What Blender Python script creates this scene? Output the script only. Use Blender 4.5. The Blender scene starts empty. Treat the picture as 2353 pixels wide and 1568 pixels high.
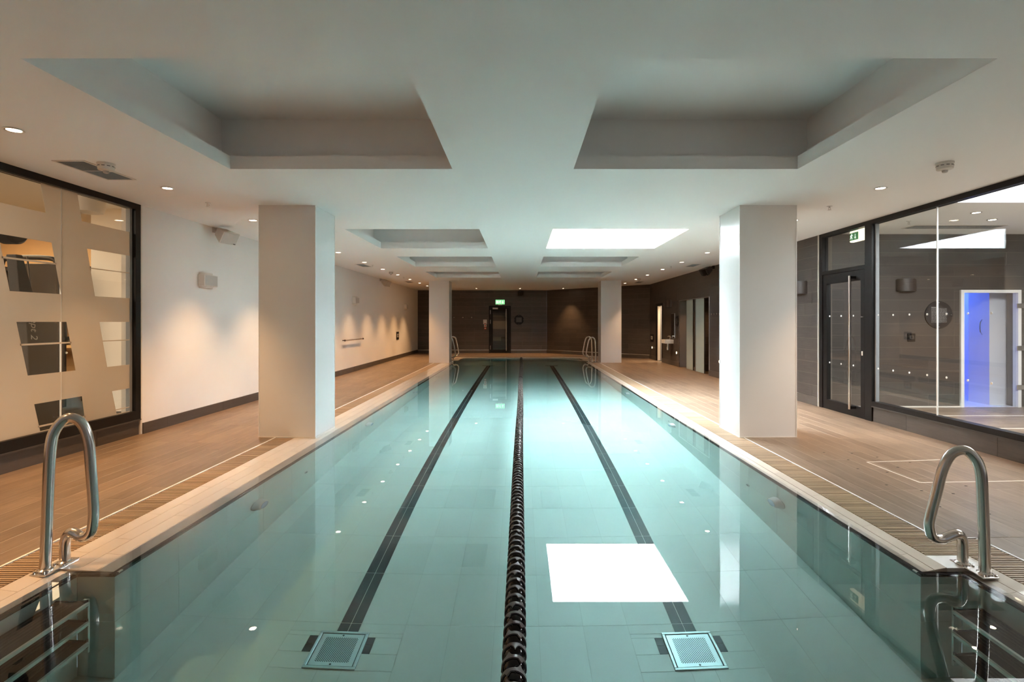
import bpy, bmesh, math, random
from mathutils import Vector, Matrix
random.seed(7)
PI = math.pi
sc = bpy.context.scene
COL = sc.collection

# ------------------------------------------------------------------ camera
cam_d = bpy.data.cameras.new('camera'); cam = bpy.data.objects.new('camera', cam_d); COL.objects.link(cam)
cam.location = (0, 0, 1.32); cam.rotation_euler = (PI/2, 0, 0)
cam_d.sensor_width = 36; cam_d.lens = 1210/2353*36
cam_d.shift_x = -20.5/2353; cam_d.shift_y = -43.5/2353
cam_d.clip_start = .05; cam_d.clip_end = 200
sc.camera = cam
# ------------------------------------------------------------------ world, exposure
w = bpy.data.worlds.new('world'); sc.world = w; w.use_nodes = True
w.node_tree.nodes['Background'].inputs[0].default_value = (.8, .88, 1, 1)
w.node_tree.nodes['Background'].inputs[1].default_value = .3
sc.view_settings.view_transform = 'Standard'; sc.view_settings.look = 'None'
sc.view_settings.gamma = 1; sc.view_settings.use_curve_mapping = False
sc.view_settings.exposure = 0.12
sc.cycles.use_denoising = True
sc.cycles.max_bounces = 9; sc.cycles.diffuse_bounces = 5; sc.cycles.glossy_bounces = 4
sc.cycles.transmission_bounces = 8; sc.cycles.transparent_max_bounces = 16
sc.cycles.sample_clamp_indirect = 0; sc.cycles.sample_clamp_direct = 0
sc.cycles.caustics_reflective = False; sc.cycles.caustics_refractive = True
sc.cycles.blur_glossy = 0.0
sc.cycles.use_adaptive_sampling = True; sc.cycles.adaptive_threshold = .025; sc.cycles.adaptive_min_samples = 16

ZC = 2.655          # ceiling
WATER = -.020
DAY = (.83, .93, 1.0)
WARM = (1.0, .56, .25)
SKY_W = 830         # daylight through the skylight shaft over the pool
LOBBY_W = 180
SPOT_W = 220

def area_light(name, loc, sx, sy, energy, color, rot=(0, 0, 0), spread=PI, caustic=True):
    d = bpy.data.lights.new(name, 'AREA'); d.shape = 'RECTANGLE'; d.size = sx; d.size_y = sy
    d.energy = energy; d.color = color; d.spread = spread
    d.cycles.is_caustics_light = False
    o = bpy.data.objects.new(name, d); o.location = loc; o.rotation_euler = rot; COL.objects.link(o)
    return o
SKY = (.455, 2.40, 7.556, 9.535)      # x0 x1 y0 y1 of the skylight
area_light('skylight_daylight', ((SKY[0]+SKY[1])/2, (SKY[2]+SKY[3])/2, 4.30), 1.90, 1.93, SKY_W, DAY)
LSKY = (4.86, 7.4, 3.6, 5.96)
area_light('lobby_daylight', ((LSKY[0]+LSKY[1])/2, (LSKY[2]+LSKY[3])/2, 2.93), 2.4, 2.2, LOBBY_W, (.93, .95, 1.0), caustic=False)

# ------------------------------------------------------------------ materials
def mat(name, base, rough=.5, spec=.5, metal=0.0, noise=0.0, nscale=6.0, streak=None, stretch=8.0, rand=0.0, emit=None, es=0.0, bump=0.0, coat=0.0, mottle=None):
    m = bpy.data.materials.new(name); m.use_nodes = True
    nt = m.node_tree; b = nt.nodes['Principled BSDF']
    b.inputs['Base Color'].default_value = (*base, 1); b.inputs['Roughness'].default_value = rough
    b.inputs['Specular IOR Level'].default_value = spec; b.inputs['Metallic'].default_value = metal
    b.inputs['Coat Weight'].default_value = coat
    if emit: b.inputs['Emission Color'].default_value = (*emit, 1); b.inputs['Emission Strength'].default_value = es
    if noise or rand:
        tc = nt.nodes.new('ShaderNodeTexCoord'); oi = nt.nodes.new('ShaderNodeObjectInfo')
        ad = nt.nodes.new('ShaderNodeVectorMath'); ad.operation = 'MULTIPLY_ADD'
        cx = nt.nodes.new('ShaderNodeCombineXYZ')
        for i in range(3): nt.links.new(oi.outputs['Random'], cx.inputs[i])
        ad.inputs[1].default_value = (37, 53, 71); nt.links.new(cx.outputs[0], ad.inputs[0]); nt.links.new(tc.outputs['Object'], ad.inputs[2])
        mp = nt.nodes.new('ShaderNodeMapping')
        s = [stretch]*3
        if streak is not None: s['xyz'.index(streak)] = 1.0
        else: s = [1, 1, 1]
        mp.inputs['Scale'].default_value = s
        nt.links.new(ad.outputs[0], mp.inputs[0])
        nz = nt.nodes.new('ShaderNodeTexNoise'); nz.inputs['Scale'].default_value = nscale; nz.inputs['Detail'].default_value = 6; nz.inputs['Roughness'].default_value = .62
        nt.links.new(mp.outputs[0], nz.inputs['Vector'])
        # value multiplier = 1 + noise*(n-.5)*2 + rand*(r-.5)*2
        m1 = nt.nodes.new('ShaderNodeMath'); m1.operation = 'MULTIPLY_ADD'; m1.inputs[1].default_value = noise*2; m1.inputs[2].default_value = 1-noise
        nt.links.new(nz.outputs['Fac'], m1.inputs[0])
        m2 = nt.nodes.new('ShaderNodeMath'); m2.operation = 'MULTIPLY_ADD'; m2.inputs[1].default_value = rand*2
        nt.links.new(oi.outputs['Random'], m2.inputs[0])
        m3 = nt.nodes.new('ShaderNodeMath'); m3.operation = 'SUBTRACT'; m3.inputs[1].default_value = rand; nt.links.new(m1.outputs[0], m3.inputs[0])
        nt.links.new(m3.outputs[0], m2.inputs[2])
        fac = m2.outputs[0]
        if mottle:
            n2 = nt.nodes.new('ShaderNodeTexNoise'); n2.inputs['Scale'].default_value = mottle[1]; n2.inputs['Detail'].default_value = 3
            geo = nt.nodes.new('ShaderNodeNewGeometry'); nt.links.new(geo.outputs['Position'], n2.inputs['Vector'])
            m4 = nt.nodes.new('ShaderNodeMath'); m4.operation = 'MULTIPLY_ADD'; m4.inputs[1].default_value = mottle[0]*2; m4.inputs[2].default_value = 1-mottle[0]
            nt.links.new(n2.outputs['Fac'], m4.inputs[0])
            m5 = nt.nodes.new('ShaderNodeMath'); m5.operation = 'MULTIPLY'; nt.links.new(m4.outputs[0], m5.inputs[0]); nt.links.new(fac, m5.inputs[1]); fac = m5.outputs[0]
        vm = nt.nodes.new('ShaderNodeVectorMath'); vm.operation = 'SCALE'; vm.inputs[0].default_value = base
        nt.links.new(fac, vm.inputs['Scale']); nt.links.new(vm.outputs[0], b.inputs['Base Color'])
        if bump:
            bp = nt.nodes.new('ShaderNodeBump'); bp.inputs['Strength'].default_value = bump; bp.inputs['Distance'].default_value = .004
            nt.links.new(nz.outputs['Fac'], bp.inputs['Height']); nt.links.new(bp.outputs[0], b.inputs['Normal'])
    return m

M = {}
M['white'] = mat('white_paint', (.80, .79, .775), .55, .4)
M['ceil'] = mat('ceiling_paint', (.87, .865, .86), .6, .35)
M['plaster'] = mat('white_plaster', (.83, .82, .81), .7, .3, noise=.02, nscale=3)
M['gloss_white'] = mat('satin_white_panel', (.80, .785, .775), .22, .5)
M['seam'] = mat('pale_sealant', (.72, .68, .62), .6)
M['tile'] = mat('dark_wood_grain_tile', (.066, .055, .048), .42, .45, noise=.38, nscale=5, streak='x', stretch=9, rand=.13, bump=.15)
M['tilegrout'] = mat('tile_grout', (.17, .145, .122), .7)
M['skirt'] = mat('dark_skirting_tile', (.080, .067, .057), .4, .5, noise=.35, nscale=5, streak='x', stretch=8, rand=.1)
M['plank'] = mat('wood_look_deck_tile', (.20, .145, .102), .38, .45, noise=.50, nscale=3.2, streak='y', stretch=11, rand=.13, bump=.1, mottle=(.28, 1.6))
M['grout'] = mat('deck_grout', (.56, .48, .39), .75)
M['slat'] = mat('beige_brown_grating_slat', (.40, .29, .19), .45, .4, noise=.1, nscale=8, rand=.2)
M['dark'] = mat('trough_dark', (.02, .018, .016), .8)
M['coping'] = mat('cream_coping_tile', (.70, .62, .525), .35, .5, noise=.05, nscale=4, rand=.04, coat=.9)
M['copegrout'] = mat('coping_grout', (.52, .44, .35), .7)
M['edge'] = mat('dark_brown_edge_tile', (.030, .022, .020), .16, .5)
M['edgegrout'] = mat('edge_grout', (.45, .36, .28), .6)
M['pool'] = mat('off_white_pool_tile', (.72, .72, .66), .35, .4, noise=.025, nscale=3, rand=.03)
M['poolgrout'] = mat('pool_grout', (.62, .61, .54), .7)
M['poolgrout2'] = mat('pale_joint', (.85, .84, .76), .7)
M['lane'] = mat('charcoal_lane_tile', (.045, .045, .048), .4, .4, rand=.06)
M['steel'] = mat('brushed_stainless', (.62, .58, .54), .22, .5, metal=1)
M['steel2'] = mat('pool_grade_steel', (.55, .57, .57), .42, .5, metal=1)
M['alum'] = mat('aluminium_trim', (.72, .70, .68), .3, .5, metal=1)
M['black'] = mat('black_powder_coat', (.009, .008, .008), .4, .25)
M['blackgloss'] = mat('gloss_black_plastic', (.004, .004, .005), .06, .5)
M['rim'] = mat('worn_dark_plastic', (.085, .072, .064), .5, .4)
M['grey'] = mat('grey_plastic', (.55, .53, .51), .45, .4)
M['offwhite'] = mat('off_white_plastic', (.70, .66, .61), .4, .4)
M['vent'] = mat('grey_vent_metal', (.26, .275, .29), .45, .5)
M['darkgrey'] = mat('dark_grey_metal', (.06, .055, .05), .4, .5)
M['bronze'] = mat('dark_brown_lamp_metal', (.055, .042, .036), .38, .5)
M['red'] = mat('red_plastic', (.55, .03, .02), .4)
M['tan'] = mat('tan_paint', (.56, .36, .18), .7)
M['wood'] = mat('pale_shelf_wood', (.55, .36, .18), .5, noise=.2, nscale=4, streak='x')
M['rubber'] = mat('black_rubber', (.02, .019, .018), .7)
M['green'] = mat('green_grip', (.08, .22, .10), .5)
M['print'] = mat('white_print', (.50, .48, .46), .6)
M['noticeblack'] = mat('dark_notice_panel', (.022, .018, .017), .45)
M['dot'] = mat('white_dot_sticker', (.82, .82, .80), .6)
M['lavender'] = mat('pale_steam_tile', (.76, .70, .78), .35, .5, rand=.02)
M['lens'] = mat('pale_blue_lens', (.55, .66, .80), .1, .5)
M['door_leaf'] = mat('pale_door_leaf', (.62, .56, .48), .4)
M['grey_leaf'] = mat('grey_door_edge', (.25, .24, .25), .35, metal=.4)
M['step'] = mat('dark_ribbed_tread', (.030, .027, .027), .35, .5)
M['steplip'] = mat('pale_step_lip', (.62, .66, .60), .3)
M['diffuser'] = mat('skylight_diffuser', (.9, .9, .9), .5, emit=(1, .98, .97), es=6)
M['shaft'] = mat('skylight_shaft_white', (.88, .88, .88), .6)
M['lampglow'] = mat('lamp_glow', (1, .9, .8), .4, emit=(1.0, .82, .58), es=40)
M['floorglow'] = mat('floor_washer_glow', (1, .9, .8), .4, emit=(1.0, .74, .42), es=7)
M['exitwhite'] = mat('exit_light_body', (.9, .85, .75), .4, emit=(1.0, .84, .58), es=1.6)
M['exitgreen'] = mat('exit_green_face', (.05, .25, .10), .4, emit=(.08, .30, .12), es=.35)
M['exitlit'] = mat('exit_lit_green_face', (.2, .6, .25), .4, emit=(.28, .80, .36), es=1.0)
M['exitpic'] = mat('exit_pictogram', (.8, .85, .8), .4, emit=(.9, 1, .88), es=.9)
M['steamlight'] = mat('steam_ceiling_lamp', (.3, .5, 1), .4, emit=(.12, .28, 1.0), es=4)

def glass_mat(name, tint=(.94, .965, .955), f0=.04, rough=0.0):
    m = bpy.data.materials.new(name); m.use_nodes = True; nt = m.node_tree
    for n in list(nt.nodes):
        if n.type != 'OUTPUT_MATERIAL': nt.nodes.remove(n)
    out = [n for n in nt.nodes if n.type == 'OUTPUT_MATERIAL'][0]
    tr = nt.nodes.new('ShaderNodeBsdfTransparent'); tr.inputs[0].default_value = (*tint, 1)
    gl = nt.nodes.new('ShaderNodeBsdfGlossy'); gl.inputs['Roughness'].default_value = rough
    lw = nt.nodes.new('ShaderNodeLayerWeight')
    pw = nt.nodes.new('ShaderNodeMath'); pw.operation = 'POWER'; pw.inputs[1].default_value = 5; nt.links.new(lw.outputs['Facing'], pw.inputs[0])
    ma = nt.nodes.new('ShaderNodeMath'); ma.operation = 'MULTIPLY_ADD'; ma.inputs[1].default_value = 1-f0; ma.inputs[2].default_value = f0
    nt.links.new(pw.outputs[0], ma.inputs[0])
    lw.inputs['Blend'].default_value = .5
    mx = nt.nodes.new('ShaderNodeMixShader'); nt.links.new(ma.outputs[0], mx.inputs[0]); nt.links.new(tr.outputs[0], mx.inputs[1]); nt.links.new(gl.outputs[0], mx.inputs[2])
    nt.links.new(mx.outputs[0], out.inputs['Surface'])
    return m
M['glass'] = glass_mat('clear_glass')
M['frostglass'] = mat('frosted_screen_glass', (.42, .50, .47), .3, .5)

def film_mat():
    m = bpy.data.materials.new('frosted_film'); m.use_nodes = True; nt = m.node_tree
    for n in list(nt.nodes):
        if n.type != 'OUTPUT_MATERIAL': nt.nodes.remove(n)
    out = [n for n in nt.nodes if n.type == 'OUTPUT_MATERIAL'][0]
    d = nt.nodes.new('ShaderNodeBsdfDiffuse'); d.inputs[0].default_value = (.62, .58, .53, 1)
    t = nt.nodes.new('ShaderNodeBsdfTranslucent'); t.inputs[0].default_value = (.75, .68, .60, 1)
    p = nt.nodes.new('ShaderNodeBsdfTransparent'); p.inputs[0].default_value = (.8, .78, .74, 1)
    m1 = nt.nodes.new('ShaderNodeMixShader'); m1.inputs[0].default_value = .55
    m2 = nt.nodes.new('ShaderNodeMixShader'); m2.inputs[0].default_value = .10
    nt.links.new(d.outputs[0], m1.inputs[1]); nt.links.new(t.outputs[0], m1.inputs[2])
    nt.links.new(m1.outputs[0], m2.inputs[1]); nt.links.new(p.outputs[0], m2.inputs[2])
    nt.links.new(m2.outputs[0], out.inputs['Surface'])
    return m
M['film'] = film_mat()

def water_mat():
    m = bpy.data.materials.new('pool_water'); m.use_nodes = True; nt = m.node_tree
    for n in list(nt.nodes):
        if n.type != 'OUTPUT_MATERIAL': nt.nodes.remove(n)
    out = [n for n in nt.nodes if n.type == 'OUTPUT_MATERIAL'][0]
    g = nt.nodes.new('ShaderNodeBsdfGlass'); g.inputs['IOR'].default_value = 1.333; g.inputs['Roughness'].default_value = 0
    g.inputs['Color'].default_value = (1, 1, 1, 1)
    v = nt.nodes.new('ShaderNodeVolumeAbsorption'); v.inputs['Color'].default_value = (.25, .89, .905, 1); v.inputs['Density'].default_value = .25
    nt.links.new(g.outputs[0], out.inputs['Surface']); nt.links.new(v.outputs[0], out.inputs['Volume'])
    return m
M['water'] = water_mat()

# ------------------------------------------------------------------ helpers
def link(name, me, m, parent=None, loc=(0, 0, 0), rot=(0, 0, 0), smooth=False):
    if smooth:
        for p in me.polygons: p.use_smooth = True
    if m and not me.materials: me.materials.append(m)
    o = bpy.data.objects.new(name, me); COL.objects.link(o)
    o.location = loc; o.rotation_euler = rot
    if parent is not None: o.parent = parent
    return o
def tag(o, label=None, cat=None, group=None, kind=None):
    if label: o['label'] = label
    if cat: o['category'] = cat
    if group: o['group'] = group
    if kind: o['kind'] = kind
    return o
def thing(name, label, cat, loc=(0, 0, 0), rotz=0, group=None, kind=None):
    o = bpy.data.objects.new(name, None); COL.objects.link(o); o.empty_display_size = .1
    o.location = loc; o.rotation_euler = (0, 0, rotz)
    return tag(o, label, cat, group, kind)
def copy_tree(o, parent=None):
    c = o.copy(); COL.objects.link(c)
    if parent is not None: c.parent = parent
    for ch in list(o.children): copy_tree(ch, c)
    return c

class MB:
    def __init__(s): s.v = []; s.f = []; s.sm = False
    def add(s, vs, fs):
        n = len(s.v); s.v += [tuple(v) for v in vs]; s.f += [tuple(i+n for i in f) for f in fs]; return s
    def box(s, x0, x1, y0, y1, z0, z1):
        return s.add([(x0,y0,z0),(x1,y0,z0),(x1,y1,z0),(x0,y1,z0),(x0,y0,z1),(x1,y0,z1),(x1,y1,z1),(x0,y1,z1)],
                     [(0,3,2,1),(4,5,6,7),(0,1,5,4),(1,2,6,5),(2,3,7,6),(3,0,4,7)])
    def prism(s, pts, axis, a, b):
        # polygon in the plane of the other two axes, pushed from a to b along axis
        def mk(p, c):
            return {'x': (c, p[0], p[1]), 'y': (p[0], c, p[1]), 'z': (p[0], p[1], c)}[axis]
        n = len(pts); vs = [mk(p, a) for p in pts] + [mk(p, b) for p in pts]
        fs = [tuple(range(n))[::-1], tuple(range(n, 2*n))] + [(i, (i+1) % n, n+(i+1) % n, n+i) for i in range(n)]
        return s.add(vs, fs)
    def lathe(s, prof, n=24, axis='z', c=(0, 0, 0)):
        # prof: list of (r, h) along the axis
        vs = []; fs = []
        for r, h in prof:
            for i in range(n):
                a = 2*PI*i/n; p = (r*math.cos(a), r*math.sin(a), h)
                if axis == 'x': p = (p[2], p[0], p[1])
                elif axis == 'y': p = (p[1], p[2], p[0])
                vs.append((p[0]+c[0], p[1]+c[1], p[2]+c[2]))
        for k in range(len(prof)-1):
            for i in range(n):
                j = (i+1) % n; fs.append((k*n+i, k*n+j, (k+1)*n+j, (k+1)*n+i))
        fs.append(tuple(range(n))[::-1]); fs.append(tuple((len(prof)-1)*n+i for i in range(n)))
        return s.add(vs, fs)
    def tube(s, pts, r, n=14, closed=False):
        pts = [Vector(p) for p in pts]; k = len(pts); rings = []
        up = None
        for i, p in enumerate(pts):
            t = (pts[min(i+1, k-1)]-pts[max(i-1, 0)]).normalized()
            if up is None:
                up = Vector((0, 0, 1)) if abs(t.z) < .9 else Vector((0, 1, 0))
            side = t.cross(up).normalized(); up = side.cross(t).normalized()
            rings.append([p + r*(math.cos(2*PI*j/n)*side + math.sin(2*PI*j/n)*up) for j in range(n)])
        vs = [v for rg in rings for v in rg]; fs = []
        for i in range(k-1):
            for j in range(n):
                q = (j+1) % n; fs.append((i*n+j, i*n+q, (i+1)*n+q, (i+1)*n+j))
        fs.append(tuple(range(n))[::-1]); fs.append(tuple((k-1)*n+j for j in range(n)))
        return s.add(vs, fs)
    def mesh(s, name='mesh'):
        me = bpy.data.meshes.new(name); me.from_pydata(s.v, [], s.f); me.update()
        bm = bmesh.new(); bm.from_mesh(me); bmesh.ops.recalc_face_normals(bm, faces=bm.faces); bm.to_mesh(me); bm.free()
        return me
    def build(s, name, m, parent=None, loc=(0, 0, 0), rot=(0, 0, 0), smooth=False, bevel=0.0, seg=2):
        o = link(name, s.mesh(name), m, parent, loc, rot)
        if bevel:
            bv = o.modifiers.new('bevel', 'BEVEL'); bv.width = bevel; bv.segments = seg; bv.limit_method = 'ANGLE'; bv.angle_limit = math.radians(40)
        if smooth:
            for p in o.data.polygons: p.use_smooth = True
            try: o.data.set_sharp_from_angle(angle=math.radians(38))
            except Exception: pass
        return o
def B(*a): return MB().box(*a)
def catmull(P, sub=8):
    P = [Vector(p) for p in P]; out = []
    for i in range(len(P)-1):
        p0 = P[max(i-1, 0)]; p1 = P[i]; p2 = P[i+1]; p3 = P[min(i+2, len(P)-1)]
        for k in range(sub):
            t = k/sub
            out.append(.5*((2*p1)+(-p0+p2)*t+(2*p0-5*p1+4*p2-p3)*t*t+(-p0+3*p1-3*p2+p3)*t**3))
    out.append(P[-1]); return out
def ordn(i): return ('first', 'second', 'third', 'fourth', 'fifth', 'sixth', 'seventh', 'eighth', 'ninth', 'tenth', 'eleventh', 'twelfth', 'thirteenth')[i]
_box_cache = {}
def boxmesh(w, l, h, m, key=''):
    k = (round(w, 3), round(l, 3), round(h, 4), m.name)
    if k not in _box_cache:
        me = B(-w/2, w/2, -l/2, l/2, -h/2, h/2).mesh('piece'); me.materials.append(m); _box_cache[k] = me
    return _box_cache[k]
def struct(name, mb, m, parent=None, label=None, cat=None):
    o = mb.build(name, m, parent)
    if parent is None: o['kind'] = 'structure'
    if label: o['label'] = label
    if cat: o['category'] = cat
    return o
def cut(u0, u1, v0, v1, holes):
    rects = [(u0, u1, v0, v1)]
    for (a, b, c, d) in holes:
        nr = []
        for (p, q, r, s) in rects:
            if q <= a or p >= b or s <= c or r >= d: nr.append((p, q, r, s)); continue
            if r < c: nr.append((p, q, r, c))
            if s > d: nr.append((p, q, d, s))
            lo, hi = max(r, c), min(s, d)
            if p < a: nr.append((p, a, lo, hi))
            if q > b: nr.append((b, q, lo, hi))
        rects = nr
    return [r for r in rects if r[1]-r[0] > .004 and r[3]-r[2] > .004]
def tile_wall(parent, org, ang, L, z0, z1, tw, th, m, holes=(), gap=.004, thick=.010, stagger=True, name='wall_tile', zoff=0.0, front=0.0):
    """tiles on a wall: local x runs along the wall, the face looks to local -y"""
    ux, uy = math.cos(ang), math.sin(ang); nx, ny = math.sin(ang), -math.cos(ang)
    z = z0; row = 0
    while z < z1-.006:
        h = min(th, z1-z); u = -random.choice((.0, .33, .66, .5))*tw if stagger else 0
        while u < L-.004:
            a, b = max(u, 0), min(u+tw, L); u += tw
            if b-a < .012: continue
            for (p, q, r, s) in cut(a, b, z, z+h, holes):
                me = boxmesh(q-p-gap, thick, s-r-gap, m)
                uc = (p+q)/2; pr = random.uniform(-.0012, .0012)+front-thick/2
                o = bpy.data.objects.new(name, me); COL.objects.link(o); o.parent = parent
                o.location = (org[0]+ux*uc+nx*(-pr)*-1, org[1]+uy*uc+ny*(-pr)*-1, (r+s)/2+zoff)
                o.rotation_euler = (0, 0, ang)
        z += h; row += 1

# ================================================================== THE SETTING
# ---- ceiling with eight openings
RX = [(-2.533, -.597), (.459, 2.412)]
RY = [(2.664, 4.59), (7.556, 9.53), (10.739, 12.64), (13.973, 15.8)]
LIP = .113
xs = sorted({-4.45, 4.6, *[v for r in RX for v in r]}); ys = sorted({-2.5, 22.4, *[v for r in RY for v in r]})
mb = MB()
for i in range(len(xs)-1):
    for j in range(len(ys)-1):
        hole = any(abs(xs[i]-a) < 1e-6 for a, b in RX) and any(abs(ys[j]-a) < 1e-6 for a, b in RY)
        x0, x1, y0, y1 = xs[i], xs[i+1], ys[j], ys[j+1]
        if not hole:
            mb.add([(x0,y0,ZC),(x1,y0,ZC),(x1,y1,ZC),(x0,y1,ZC),(x0,y0,ZC+LIP),(x1,y0,ZC+LIP),(x1,y1,ZC+LIP),(x0,y1,ZC+LIP)], [(0,1,2,3),(4,7,6,5)])
        else:
            mb.add([(x0,y0,ZC),(x1,y0,ZC),(x1,y1,ZC),(x0,y1,ZC),(x0,y0,ZC+LIP),(x1,y0,ZC+LIP),(x1,y1,ZC+LIP),(x0,y1,ZC+LIP)],
                   [(0,1,5,4),(1,2,6,5),(2,3,7,6),(3,0,4,7)])
me = bpy.data.meshes.new('ceiling'); me.from_pydata(mb.v, [], mb.f)
ceiling = link('ceiling', me, M['ceil']); tag(ceiling, 'white plaster ceiling with two rows of square recesses', kind='structure')
U = .176
for ix, (x0, x1) in enumerate(RX):
    for iy, (y0, y1) in enumerate(RY):
        if ix == 1 and iy == 1: continue
        a, b, c, d = x0-U, x1+U, y0-U, y1+U; z0, z1 = ZC+LIP, ZC+.5
        m_ = MB().add([(a,c,z0),(b,c,z0),(b,d,z0),(a,d,z0),(a,c,z1),(b,c,z1),(b,d,z1),(a,d,z1)], [(0,1,5,4),(1,2,6,5),(2,3,7,6),(3,0,4,7),(4,5,6,7)])
        m_.build('cove', M['ceil'], ceiling)
# ---- skylight
sky = thing('skylight', 'bright square skylight shaft in the ceiling over the right lane', 'skylight', (SKY[0], SKY[2], ZC+LIP), kind='structure')
wx, wy, hz = SKY[1]-SKY[0]+.012, SKY[3]-SKY[2], 1.57
MB().add([(0,0,0),(wx,0,0),(wx,wy,0),(0,wy,0),(0,0,hz),(wx,0,hz),(wx,wy,hz),(0,wy,hz)], [(0,1,5,4),(1,2,6,5),(2,3,7,6),(3,0,4,7)]).build('shaft', M['shaft'], sky)
B(-.02, wx+.02, -.02, wy+.02, hz, hz+.03).build('diffuser', M['diffuser'], sky)

# ---- walls
XL, XR, YF = -4.33, 4.57, 22.1
struct('wall_left', B(-4.55, XL, 6.02, 22.4, -.2, 3.0), M['plaster'], label='white plastered side wall left of the pool')
struct('wall_left_pier', B(-4.55, XL-.0, 5.995, 6.02, -.2, 3.0), M['seam'])
wall_far = struct('wall_far', B(-4.34, 1.2, YF+.012, YF+.25, -.2, 2.9), M['tilegrout'], label='dark wood-grain tiled end wall behind the far end of the pool')
bpy.data.objects.remove(wall_far)
# far wall is pierced by the door: built from rectangles
def holed_wall(name, org, ang, L, z0, z1, holes, m, thick=.2, back=.0016, label=None):
    mb = MB(); c, s = math.cos(ang), math.sin(ang)
    for (p, q, r, t) in cut(0, L, z0, z1, holes):
        vs = []
        for (u, v) in ((p, back), (q, back), (q, back+thick), (p, back+thick)):
            vs.append((org[0]+c*u-s*v, org[1]+s*u+c*v))
        mb.add([(x, y, r) for x, y in vs]+[(x, y, t) for x, y in vs], [(0,3,2,1),(4,5,6,7),(0,1,5,4),(1,2,6,5),(2,3,7,6),(3,0,4,7)])
    return struct(name, mb, m, label=label)
FD = (-1.345, -.42, -.2, 2.0)        # far door x0 x1 z0 z1
fh = [(FD[0]+4.34, FD[1]+4.34, FD[2], FD[3])]
wall_far = holed_wall('wall_far', (-4.34, YF), 0, 5.42, -.2, 2.9, fh, M['tilegrout'], label='dark wood-grain tiled end wall behind the far end of the pool')
tile_wall(wall_far, (-4.34, YF), 0, 5.42, .155, ZC, 1.2, .182, M['tile'], fh)
DA = math.atan2(18.675-22.1, 4.57-1.08); DL = math.hypot(18.675-22.1, 4.57-1.08)
wall_diag = holed_wall('wall_diagonal', (1.08, YF), DA, DL, -.2, 2.9, [], M['tilegrout'], label='dark tiled wall slanting across the far right corner')
tile_wall(wall_diag, (1.08, YF), DA, DL, .155, ZC, 1.2, .182, M['tile'])
# right wall runs from the diagonal corner towards the camera (local x = -Y)
RL = 18.675-8.075
def ry(y): return 18.675-y
rh = [(ry(15.18), ry(12.77), -.2, 1.935), (ry(17.77), ry(17.0), -.2, 1.932)]
wall_right = holed_wall('wall_right', (XR, 18.675), -PI/2, RL, -.2, 2.9, rh, M['tilegrout'], label='dark wood-grain tiled wall along the right deck with shower bay')
tile_wall(wall_right, (XR, 18.675), -PI/2, RL, .155, ZC, 1.2, .182, M['tile'], rh)
# behind the camera
struct('wall_rear', B(-4.6, 4.7, -2.7, -2.5, -.2, 3.0), M['plaster'])

# ---- decks
def deck(name, xa, xb, za, zb, y0, y1, rows, label, ang_dir, limit=1e9):
    """planks run along Y between xa (z=za, pool side) and xb (z=zb, wall side)"""
    base = MB().add([(xa,y0,za-.0007),(xb,y0,zb-.0007),(xb,y1,zb-.0007),(xa,y1,za-.0007),(xa,y0,-.25),(xb,y0,-.25),(xb,y1,-.25),(xa,y1,-.25)],
                    [(0,1,2,3),(4,7,6,5),(0,4,5,1),(1,5,6,2),(2,6,7,3),(3,7,4,0)])
    fl = struct(name, base, M['grout'], label=label)
    sl = math.atan2(zb-za, abs(xb-xa)); wtot = abs(xb-xa); pw = wtot/rows; sg = 1 if xb > xa else -1
    for r in range(rows):
        xc = xa+sg*(r+.5)*pw; zc = za+(zb-za)*(r+.5)/rows
        y = y0-random.choice((0, .3, .6))
        while y < y1-.01:
            a, b = max(y, y0), min(y+.9, y1); y += .9
            if b-a < .02: continue
            me = boxmesh(pw-.0035, b-a-.0035, .008, M['plank'])
            o = bpy.data.objects.new('plank', me); COL.objects.link(o); o.parent = fl
            o.location = (xc, (a+b)/2, zc-.004+random.uniform(-.0004, .0004)); o.rotation_euler = (0, -sl*sg, 0)
    return fl
floor_left = deck('floor_left', -2.812, -4.36, .0, .042, 1.2, 22.1, 11, 'warm brown wood-look plank deck along the left of the pool', -1)
# right deck: jogs outward in front of y = 3.2
floor_right = deck('floor_right', 2.552, 4.6, .0, .024, 3.22, 18.7, 14, 'brown wood-look plank deck along the right of the pool', 1)
floor_right_near = deck('floor_right_near', 2.785, 4.64, .0, .024, 1.2, 3.22, 12, 'near end of the brown plank deck right of the pool', 1)
fr = struct('floor_far', B(-2.812, 2.552, 19.62, 22.15, -.25, .012), M['grout'], label='brown plank deck across the far end of the pool')
mb = MB()
for i in range(36):
    x0 = -2.812+i*.149; y = 19.62-random.choice((0, .3, .6))
    while y < 22.1:
        a, b = max(y, 19.62), min(y+.9, 22.1); y += .9
        mb.box(x0+.002, x0+.147, a+.002, b-.002, .012, .020)
o = mb.build('plank_field', M['plank'], fr); o['kind'] = 'stuff'
mb = MB().add([(2.552,18.7,.0),(4.6,18.7,.02),(2.552,22.1,.02)], [(0,1,2)])
struct('floor_far_corner', MB().prism([(2.552,18.7),(4.62,18.7),(2.3,21.0),(2.552,19.62)], 'z', -.25, .012), M['plank'])
struct('floor_rear', B(-4.5, 4.7, -2.5, .35, -.25, 0), M['plank'])
struct('floor_near_left', B(-4.5, -2.812, .35, 1.2, -.25, 0), M['plank'])
struct('floor_near_right', B(2.785, 4.7, .35, 1.2, -.25, 0), M['plank'])
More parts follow.
